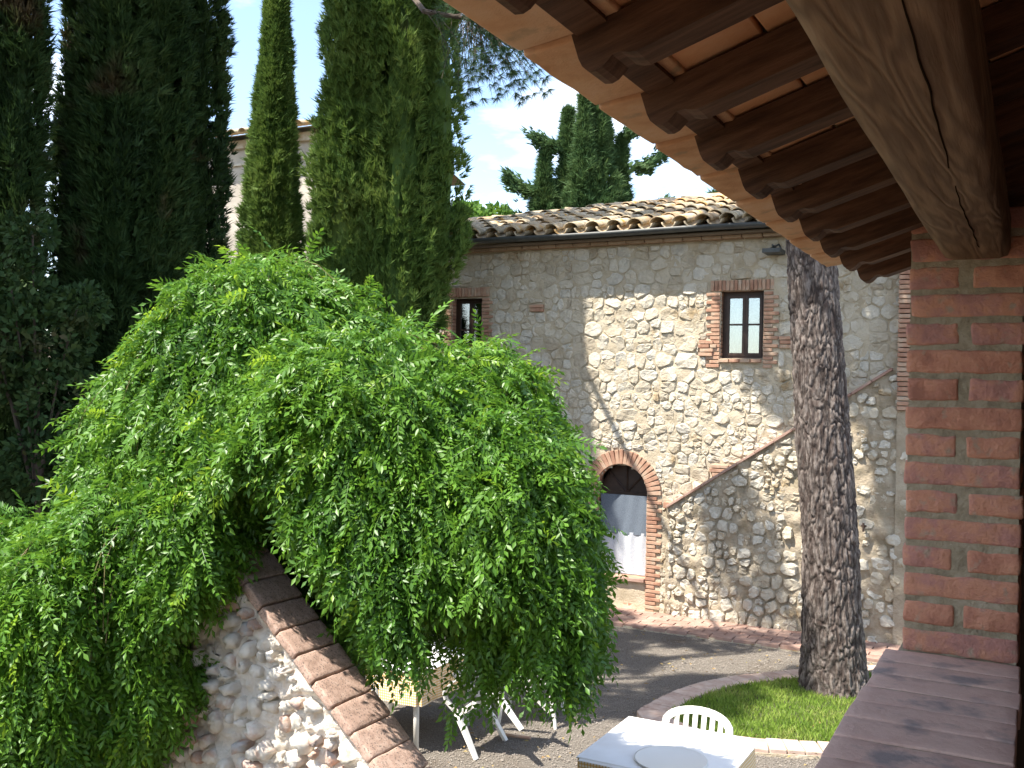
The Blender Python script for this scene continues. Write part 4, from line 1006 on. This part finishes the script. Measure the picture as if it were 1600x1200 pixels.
# pale plaster house far behind the cypresses
ph = empty('plaster_house', 'tall pale plaster house with clay tile eave, seen between the cypresses', 'house', *W2F(-6.2, 24.0))
b = MB().box(-5, 1.6, 0, 6, 0, 9.15); b.build('wall', M['plaster'], ph)
MB().box(-5.0, 1.6, -.06, 0, 8.55, 8.60).build('string_course', M['stone'], ph)
MB().box(-5.1, 1.7, -.12, 0, 8.95, 9.15).build('cornice', M['stone'], ph)
rf = MB(); rf.add([(-5.3, -.5, 9.15), (1.9, -.5, 9.15), (1.9, 3, 10.1), (-5.3, 3, 10.1), (-5.3, 6.5, 9.15), (1.9, 6.5, 9.15)], [(0, 1, 2, 3), (3, 2, 5, 4)]); rf.build('roof', M['coppo'], ph)
rl = MB()
for x in np.arange(-5.2, 1.8, .34):
    for j in range(2):
        me = cov[rnd.randrange(4)]; c, s = math.cos(.27), math.sin(.27)
        rl.add([(v.co.x + x, v.co.y * c - v.co.z * s - .56 + j * .5, v.co.y * s + v.co.z * c + 9.20 + j * .14) for v in me.vertices], [tuple(pp.vertices) for pp in me.polygons])
o = rl.build('roof_tiles', M['coppo'], ph, smooth=True); o['kind'] = 'stuff'

# sunlit garden wall behind the dark shrubs at the left
gw = empty('garden_wall', 'sunlit pale stone garden wall glimpsed behind dark shrubs on the left', 'wall', pxX(60, 15), 15, world=True, rz=R(-25))
gm = mortar_grid(-2.4, 3.4, 0, 3.75, 0, .06, .05, 4, lambda x, z: True, 0, 0, 3); gm.build('wall_face', M['render'], gw, smooth=True)
MB().box(-2.4, 3.4, .03, .4, 0, 3.72).build('core', M['render'], gw)
gc = masonry(-2.2, 3.2, 2.7, 3.7, .12, .2, .12, .3, .03, 77)
put_stones(gc, gw, 0, 0, 0, .02, .04, 78, M['rubble'], 80, rough=.01)
hd = [(x, rnd.uniform(-.15, .15), z + rnd.uniform(-.1, .1), .52) for x in np.arange(-1.6, 2.2, .45) for z in (.4, 1.0, 1.6, 2.2, 2.55)]
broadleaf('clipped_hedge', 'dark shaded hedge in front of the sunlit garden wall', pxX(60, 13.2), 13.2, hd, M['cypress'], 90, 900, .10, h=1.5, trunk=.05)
shb = [(0, 0, 3.6, .5), (-.3, 0, 4.1, .4), (.25, 0, 3.0, .42), (-.5, .1, 3.3, .4), (.1, 0, 2.4, .45), (.5, 0, 2.3, .3), (.35, 0, 3.9, .3), (-.1, 0, 4.6, .25), (-.75, 0, 4.2, .3)]
broadleaf('laurel_shrub', 'dark blue green leafy shrub against the cypresses at the left', pxX(62, 9.6), 9.6, shb, M['cypress'], 92, 1500, .085, h=2.5, trunk=.04)  # dark cypress material puts the shrub's shade into its leaf colour

# ================================================================ PINES
def needle_tuft(r, n=22, ln=.13):
    V = []; T = []
    for i in range(n):
        d = Vector((r.uniform(.2, 1), r.gauss(0, .6), r.gauss(0, .6))).normalized(); s = d.orthogonal().normalized() * .003; b = len(V); l = ln * r.uniform(.7, 1.1)
        V += [-s, s, d * l + Vector((0, 0, -.01))]; T.append((b, b + 1, b + 2))
    return np.array([tuple(v) for v in V]), np.array(T)
def fat_tuft(r, n=9, ln=.26):
    V = []; T = []
    for i in range(n):
        d = Vector((r.uniform(-.2, 1), r.gauss(0, .7), r.gauss(0, .7))).normalized(); s = d.orthogonal().normalized() * .022; b = len(V); l = ln * r.uniform(.7, 1.1)
        V += [-s, s, d * l]; T.append((b, b + 1, b + 2))
    return np.array([tuple(v) for v in V]), np.array(T)
def bark_trunk(pts, rads, nz, na, seed):
    pts = [Vector(p) for p in pts]; V = []; W = []
    zs = np.linspace(0, 1, nz)
    seg = len(pts) - 1
    def at(t):
        u = t * seg; i = min(seg - 1, int(u)); f = u - i
        p0, p1, p2, p3 = pts[max(0, i - 1)], pts[i], pts[i + 1], pts[min(seg, i + 2)]
        p = .5 * ((2 * p1) + (p2 - p0) * f + (2 * p0 - 5 * p1 + 4 * p2 - p3) * f * f + (-p0 + 3 * p1 - 3 * p2 + p3) * f ** 3)
        return p, rads[i] * (1 - f) + rads[i + 1] * f
    for t in zs:
        p, r_ = at(t)
        for i in range(na):
            a = 2 * math.pi * i / na
            wx = .5 * noise.noise(Vector((a * 2, p.z * 3, seed)))
            q = Vector((math.cos(a) * r_ * 17, math.sin(a) * r_ * 17, p.z * 5.0 + wx * 1.6))
            q = q + noise.noise_vector(q * .5) * .9 + noise.noise_vector(q * 2.1) * .25
            d, _ = noise.voronoi(q); e = d[1] - d[0]
            pl = min(1, e * 2.2) ** .7; fine = noise.fractal(Vector((math.cos(a) * 9, math.sin(a) * 9, p.z * 14)), .7, 2, 3)
            lay = int(noise.noise(q * .45) * 4) * .005
            flare = .0
            h = pl * .024 + fine * .006 + lay; V.append((p.x + math.cos(a) * (r_ - .02 + h + flare), p.y + math.sin(a) * (r_ - .02 + h + flare), p.z)); W.append(max(0, 1 - pl * 1.35) * .95)  # colour goes darker in the furrows between bark plates
    T = [(j * na + i, j * na + (i + 1) % na, (j + 1) * na + (i + 1) % na, (j + 1) * na + i) for j in range(nz - 1) for i in range(na)]
    return np.array(V), np.array(T), W
TX, TY = 3.54, 10.75
pine = empty('pine_tree', 'tall pine with thick plated grey brown bark growing from the lawn', 'tree', TX, TY, world=True)
kx = TY / 1550
tp = [(.02, 0, -.05), (.0, 0, .35), (-.03, 0, .9), (-.07, 0, 1.7), (-.14, 0, 2.6), (-.20, .02, 3.3), (-.255, .03, 4.0), (-.31, .05, 4.7), (-.36, .1, 5.6), (-.3, .1, 7.0), (-.2, .1, 9.5)]
V, T, Wr = bark_trunk(tp, [.41, .34, .312, .30, .29, .28, .27, .265, .25, .23, .17], 820, 210, 4)
o = bpy.data.objects.new('trunk', np_mesh('trunk', V, T, M['bark'], True, Wr)); link(o, pine)
def shade_ok(X, Y, Z, rad):
    """does a clump here leave the sunny places of the photograph in the sun?"""
    def at(z): k = (Z - z) / sdir.z; return X - sdir.x * k, Y - sdir.y * k
    x, y = at(.7)
    if -3.5 < x < 2.6 and 3.2 < y < 9.2: return False            # table, tree and garden wall
    for z in (2.4, 3.2, 4.0, 4.7):
        x, y = at(z); a = -(W2F(x, y)[0])
        k = (PY - W2F(x, y)[1]); x2, y2 = x, y
        # follow the ray to the plane of the house wall
        n = (ST, CT); dn = -(sdir.x * n[0] + sdir.y * n[1]); t = (PY - (X * n[0] + Y * n[1])) / dn
        hx, hy, hz = X - sdir.x * t, Y - sdir.y * t, Z - sdir.z * t; a = -W2F(hx, hy)[0]
        if 3.9 - rad < a < 5.6 + rad and 2.2 < hz < 5.3: return False
    x, y = at(0)
    if 2.0 < x < 4 and 9.0 < y < 10.4: return False
    return True
def pine_crown(root, origin, clumps, seed, per, mat=M['needles']):
    rx, ry = root.location.x, root.location.y
    clumps = [c for c in clumps if c[3] == 1.0 or shade_ok(c[0] + rx, c[1] + ry, c[2], c[3])]; print('pine clumps', len(clumps))
    r = random.Random(seed); g = np.random.default_rng(seed); pr = [fat_tuft(r) for _ in range(5)]; Ps = []; Ds = []
    for (x, y, z, rad) in clumps:
        m = int(per * rad * rad); d = g.normal(0, 1, (m, 3)); d /= np.linalg.norm(d, axis=1)[:, None]; Ps.append(np.array([x, y, z]) + d * (rad * g.uniform(.3, 1, m) ** .5)[:, None] * np.array([1, 1, .45])); Ds.append(d + np.array([0, 0, .6]))
        b = MB(); b.path([origin, tuple((np.array(origin) + np.array([x, y, z])) / 2 + np.array([0, 0, -.1])), (x, y, z)], [.07, .05, .02], 7); b.build('branch', M['wood'], root)
    P = np.concatenate(Ps); D = np.concatenate(Ds); V, T = scatter(pr, P, D, g.uniform(-3, 3, len(P)), g.uniform(.7, 1.2, len(P)))
    o = bpy.data.objects.new('crown', np_mesh('crown', V, T, mat)); link(o, root); o['kind'] = 'stuff'
cr_r = random.Random(12)
pine_crown(pine, (-.3, .1, 7.6), [(cr_r.uniform(-2.6, 3.0), cr_r.uniform(-2.6, 2.4), cr_r.uniform(8.6, 10.2), cr_r.uniform(.5, .95)) for _ in range(15)] + [(-1.6, 1.1, 8.8, .80), (-1.0, .9, 9.0, .7)], 5, 420)  # last two unseen clumps added to shade the wall right of the trunk
P2X, P2Y = -2.45, 15.95
pine2 = empty('pine_tree', 'second pine hidden behind the broad cypress, its thin needled branch hanging against the sky', 'tree', P2X, P2Y, world=True)
t_ = MB(); t_.path([(0, 0, 0), (.05, 0, 4), (.1, 0, 8), (.0, 0, 11)], [.24, .2, .17, .1], 12); t_.build('trunk', M['wood'], pine2, smooth=True)
cr_r = random.Random(31)
pine_crown(pine2, (.05, 0, 9.6), [(cr_r.uniform(-2.2, 2.9), cr_r.uniform(-3.6, 1.2), cr_r.uniform(10.6, 11.9), cr_r.uniform(.28, .55)) for _ in range(32)], 6, 400)
def hanging_branch():
    r = random.Random(2); br = MB(); P = []; D = []
    X = lambda px, Y: (px - 800) / 1550 * Y - P2X
    Yb = 11.0; Z = lambda py: 3.2 + (612 - py) / 1550 * Yb
    main = [(.1, 0, 9.4), (.7, -2.4, 8.9), (X(650, Yb), Yb - P2Y, Z(22)), (X(705, Yb), Yb - P2Y, Z(30)), (X(735, Yb), Yb - P2Y, Z(34)), (X(770, Yb), Yb - P2Y - .1, Z(70)), (X(805, Yb), Yb - P2Y - .2, Z(95))]
    br.path(main, [.06, .045, .03, .024, .018, .011, .006], 7); br.build('branch', M['wood'], pine2)
    tw = MB()
    starts = [main[2], main[3], main[4], main[5], main[6]]
    for k in range(120):
        a = Vector(starts[r.randrange(len(starts) - 1)]); b = Vector(starts[min(4, starts.index(tuple(a)) + 1)]) if tuple(a) in starts else Vector(main[4]); s = a.lerp(b, r.random())
        e = s + Vector((r.uniform(-.15, .75), r.uniform(-.5, .5), r.uniform(-.85, .15))); m = s.lerp(e, .5) + Vector((r.uniform(-.05, .05), 0, r.uniform(-.02, .10)))
        tw.path([tuple(s), tuple(m), tuple(e)], [.005, .004, .0025], 4)
        for f in (.55, .7, .85, 1.0, 1.0):
            q = s.lerp(m, f * 2) if f < .5 else m.lerp(e, f * 2 - 1); P.append(tuple(q)); dd = (e - m).normalized(); D.append((dd.x, dd.y, dd.z - .1))
    o = tw.build('twigs', M['wood'], pine2); o['kind'] = 'stuff'
    pr = [needle_tuft(r) for _ in range(5)]; V, T = scatter(pr, np.array(P), np.array(D), npr.uniform(-3, 3, len(P)), npr.uniform(.7, 1.1, len(P)))
    o = bpy.data.objects.new('needles', np_mesh('needles', V, T, M['needles'])); link(o, pine2); o['kind'] = 'stuff'
hanging_branch()
pine4 = empty('pine_tree', 'unseen tall pine added past the left edge to dapple the gravel with shade', 'tree', -6.0, 8.1, world=True)  # out of view, added for bands of shade on the gravel
t_ = MB(); t_.path([(0, 0, 0), (.05, .1, 4), (.1, .2, 8.4)], [.25, .2, .14], 12); t_.build('trunk', M['wood'], pine4, smooth=True)
cr_r = random.Random(77)
pine_crown(pine4, (.1, .2, 8.2), [(cr_r.uniform(.2, 5.4), cr_r.uniform(-1.0, 3.2), cr_r.uniform(8.8, 10.2), cr_r.uniform(.28, .55)) for _ in range(32)], 26, 520)
# unseen pine, added so that its dense crown keeps the loggia in shade
pine3 = empty('pine_tree', 'unseen near pine added beyond the left edge to shade the loggia', 'tree', -3.0, 1.1, world=True)
t_ = MB(); t_.path([(0, 0, 0), (.05, .1, 3), (.1, .2, 6.6)], [.2, .17, .13], 12); t_.build('trunk', M['wood'], pine3, smooth=True)
pine_crown(pine3, (.1, .2, 6.2), [(x + .75 + cr_r.uniform(-.1, .1), y - .2 + cr_r.uniform(-.1, .1), 7.2 + cr_r.uniform(-.2, .3), 1.0) for x in (-.85, .0, .85) for y in (-.9, -.1, .7)], 16, 1500)

# ================================================================ TABLES AND CHAIRS
def table(label, x, y, cloth_label, skirt, seed):
    """square plastic table, axes of the building; the cloths are things of their own"""
    t = empty('garden_table', label, 'table', x, y); S = .47
    rbox(2 * S, 2 * S, .03, .012, (2, 2, 1)).build('tabletop', M['plastic'], t, (0, 0, .715), True)
    for sx in (-1, 1):
        for sy in (-1, 1):
            m = MB(); m.bar((sx * .40, sy * .40, .70), (sx * .44, sy * .44, 0), .030, .024, 10); m.build('leg', M['plastic'], t, smooth=True)
    m = MB()
    for s in (-1, 1): m.box(-.40, .40, s * .42 - .012, s * .42 + .012, .64, .698); m.box(s * .42 - .012, s * .42 + .012, -.40, .40, .641, .697)
    m.build('apron', M['plastic'], t)
    def cloth(half, drop, z, mat, name, lab, wav):
        c = MB(); n = 28; xs = []
        rim = []
        for side in range(4):
            for i in range(n):
                f = -1 + 2 * i / n; rim.append({0: (f, -1), 1: (1, f), 2: (-f, 1), 3: (-1, -f)}[side])
        k = len(rim); c.v = [(0, 0, z)] + [(p[0] * half, p[1] * half, z) for p in rim]
        for lv in (1, 2, 3):
            for i, p in enumerate(rim):
                out = 1 + wav * lv * (.5 + .5 * math.sin(i * .75 + seed)) * .5 + .012 * lv
                cor = 1 - .025 * lv if abs(p[0]) > .97 and abs(p[1]) > .97 else 1
                c.v.append((p[0] * half * out * cor, p[1] * half * out * cor, z - drop * lv / 3 - (.004 if lv == 1 else 0)))
        for i in range(k):
            j = (i + 1) % k; c.f.append((0, 1 + i, 1 + j))
            for lv in range(3): a = 1 + lv * k; c.f.append((a + i, a + k + i, a + k + j, a + j))
        e = empty(name, lab, 'tablecloth', x, y); o = c.build('cloth', mat, e, smooth=False); return e
    cloth(.482, skirt, .733, M['check'], 'checked_tablecloth', cloth_label[0], .02)
    cloth(.486, .02, .7365, M['cloth'], 'white_table_cover', cloth_label[1], .0)
    return t
FTX, FTY = W2F(1.15, 6.93)
table('square garden table in full sun at the bottom of the yard', FTX, FTY, ('yellow checked cloth hanging off the sunlit table', 'plain white cover bright in the sun on the near table'), .26, 1)
tray = empty('round_tray', 'round white tray lying on the sunlit table', 'tray', *W2F(1.12, 6.67), .74)
tm = MB(); nn = 40; prof_ = [(0, .004), (.20, .004), (.235, .014), (.245, .016), (.245, .011), (.2, 0.0005), (0, 0.0005)]
for (r_, z_) in prof_:
    for i in range(nn): a = 2 * math.pi * i / nn; tm.v.append((math.cos(a) * max(r_, .001), math.sin(a) * max(r_, .001), z_))
for j in range(len(prof_) - 1):
    for i in range(nn): a = j * nn + i; b = j * nn + (i + 1) % nn; tm.f.append((a, b, b + nn, a + nn))
tm.build('tray_dish', M['plastic'], tray, smooth=True)
ux, uy = W2F(-.95, 9.30)
table('square garden table in the shade under the weeping tree', ux, uy, ('yellow checked cloth hanging off the shaded table under the weeping tree', 'pale cover on the shaded table under the weeping tree'), .30, 4)

def make_chair(label, group, matrix):
    """moulded plastic armchair; local: seat faces -y, feet on z=0"""
    root = bpy.data.objects.new('garden_chair', None); COL.objects.link(root); root.matrix_world = matrix; tag(root, label, 'chair', group)
    s = MB(); n = 12
    for j in range(n + 1):
        for i in range(n + 1):
            u, v = -1 + 2 * i / n, j / n; wd = .225 + .02 * (1 - v); s.v.append((u * wd, -.24 + .46 * v, .42 - .045 * math.sin(math.pi * min(1, v * 1.1)) * (1 - u * u * .5) + (.02 * (1 - v) ** 3 * -1)))
    for j in range(n):
        for i in range(n): a = j * (n + 1) + i; s.f.append((a, a + 1, a + n + 2, a + n + 1))
    se = s.build('seat', M['plastic'], root, smooth=True); md = se.modifiers.new('thick', 'SOLIDIFY'); md.thickness = .008
    sk = MB()
    for (p, q) in (((-.24, -.235), (.24, -.235)), ((-.24, -.235), (-.22, .22)), ((.24, -.235), (.22, .22)), ((-.22, .22), (.22, .22))):
        sk.add([(p[0], p[1], .425), (q[0], q[1], .425), (q[0], q[1], .375), (p[0], p[1], .375)], [(0, 1, 2, 3)])
    ap = sk.build('seat_rim', M['plastic'], root); md = ap.modifiers.new('thick', 'SOLIDIFY'); md.thickness = .012
    for sx in (-1, 1):
        for (y0, y1, z1) in ((-.22, -.26, .42), (.22, .29, .42)):
            l = MB(); a = (sx * .225, y0, z1); b = (sx * .27, y1, 0); w0, w1 = .034, .022
            for (c, w_) in ((a, w0), (b, w1)):
                l.v += [(c[0] - w_, c[1] - w_ * .6, c[2]), (c[0] + w_, c[1] - w_ * .6, c[2]), (c[0] + w_, c[1] + w_ * .6, c[2]), (c[0] - w_, c[1] + w_ * .6, c[2])]
            l.f = [(0, 1, 5, 4), (1, 2, 6, 5), (2, 3, 7, 6), (3, 0, 4, 7), (3, 2, 1, 0), (4, 5, 6, 7)]; l.build('leg', M['plastic'], root)
        am = MB(); pts = [(sx * .235, -.23, .42), (sx * .265, -.24, .55), (sx * .275, -.21, .635), (sx * .275, -.1, .655), (sx * .27, .08, .66), (sx * .25, .24, .68)]
        for i, p in enumerate(pts):
            w_ = .026; nx = (.0 if i < 2 else .012); am.v += [(p[0] - w_, p[1], p[2] - nx), (p[0] + w_, p[1], p[2] - nx), (p[0] + w_, p[1] + (.02 if i < 3 else 0), p[2] + .014 - nx), (p[0] - w_, p[1] + (.02 if i < 3 else 0), p[2] + .014 - nx)]
        for i in range(len(pts) - 1):
            for k in range(4): a = i * 4 + k; b = i * 4 + (k + 1) % 4; am.f.append((a, b, b + 4, a + 4))
        am.build('armrest', M['plastic'], root)
    # back: curved frame with upright slots
    def bp(u, z): return (u * (.225 + .03 * (z - .42)), .225 + (z - .42) * .22 + .05 * (1 - u * u) , z)
    fr = MB(); pts = [bp(-1, .42), bp(-1.05, .55), bp(-1.08, .67), bp(-1.02, .75)] + [bp(math.sin(t) * .98, .75 + .075 * math.cos(t)) for t in np.linspace(-1.25, 1.25, 11)] + [bp(1.02, .75), bp(1.08, .67), bp(1.05, .55), bp(1, .42)]
    for i, p in enumerate(pts):
        a = Vector(pts[max(0, i - 1)]); b = Vector(pts[min(len(pts) - 1, i + 1)]); d = (b - a).normalized(); nrm_ = Vector((0, 1, -.2)).normalized(); sd_ = d.cross(nrm_).normalized(); p = Vector(p)
        for (q, r_) in ((-1, -1), (1, -1), (1, 1), (-1, 1)): fr.v.append(tuple(p + sd_ * .028 * q + nrm_ * .007 * r_))
    for i in range(len(pts) - 1):
        for k in range(4): a = i * 4 + k; b = i * 4 + (k + 1) % 4; fr.f.append((a, b, b + 4, a + 4))
    bk_ = fr.build('backrest', M['plastic'], root)
    for u in (-.72, -.43, -.145, .145, .43, .72):
        sl_ = MB(); zt = .75 + .075 * math.cos(math.asin(min(1, abs(u)))) - .01; pz = [.42, .55, .68, zt]
        for z_ in pz:
            c = Vector(bp(u, z_)); 
            for (q, r_) in ((-1, -1), (1, -1), (1, 1), (-1, 1)): sl_.v.append((c.x + q * .019, c.y + r_ * .004, c.z))
        for i in range(3):
            for k in range(4): a = i * 4 + k; b = i * 4 + (k + 1) % 4; sl_.f.append((a, b, b + 4, a + 4))
        sl_.build('slat', M['plastic'], bk_)
    return root
def place(X, Y, face, tilt=0, dz=0):
    """face: direction the sitter looks, as an angle from +X in the world; tilt leans it forward about its front feet"""
    base = Matrix.Translation((X, Y, dz)) @ Matrix.Rotation(face + math.pi / 2, 4, 'Z')
    return base @ Matrix.Translation((0, -.26, 0)) @ Matrix.Rotation(tilt, 4, 'X') @ Matrix.Translation((0, .26, 0))
G = 'white plastic garden armchairs'
fu = math.atan2(-CT, -ST)       # looking back along the building axis, towards the camera side
make_chair('white plastic armchair tucked against the far side of the sunlit table', G, place(1.30, 7.16, fu))
fv = math.atan2(ST, -CT)
make_chair('white plastic armchair tipped forward against the shaded table under the tree', G, place(.12, 8.72, fv, R(38)))
make_chair('white plastic armchair standing behind the shaded table, mostly behind leaves', G, place(.25, 9.75, fv + .3))
make_chair('white plastic armchair at the near side of the shaded table, behind the sloping coping', G, place(-1.45, 8.45, math.atan2(CT, ST), R(0)))
cus = empty('seat_cushion', 'dark grey cushion lying on the tipped chair under the tree', 'cushion', *W2F(-.26, 8.80), .62)
rbox(.34, .36, .07, .03, (4, 4, 2), .008, 5, 6).build('cushion_pad', M['sphere_grey'], cus, (0, 0, 0), True, (0, .6, 0))
stk = empty('red_stick', 'short reddish stick lying on the gravel beside the tree shadow', 'stick', .10, 9.15, world=True)
MB().bar((-.12, .02, .03), (.14, -.05, .025), .016, .014, 8).build('stick_body', M['brick'], stk, smooth=True)
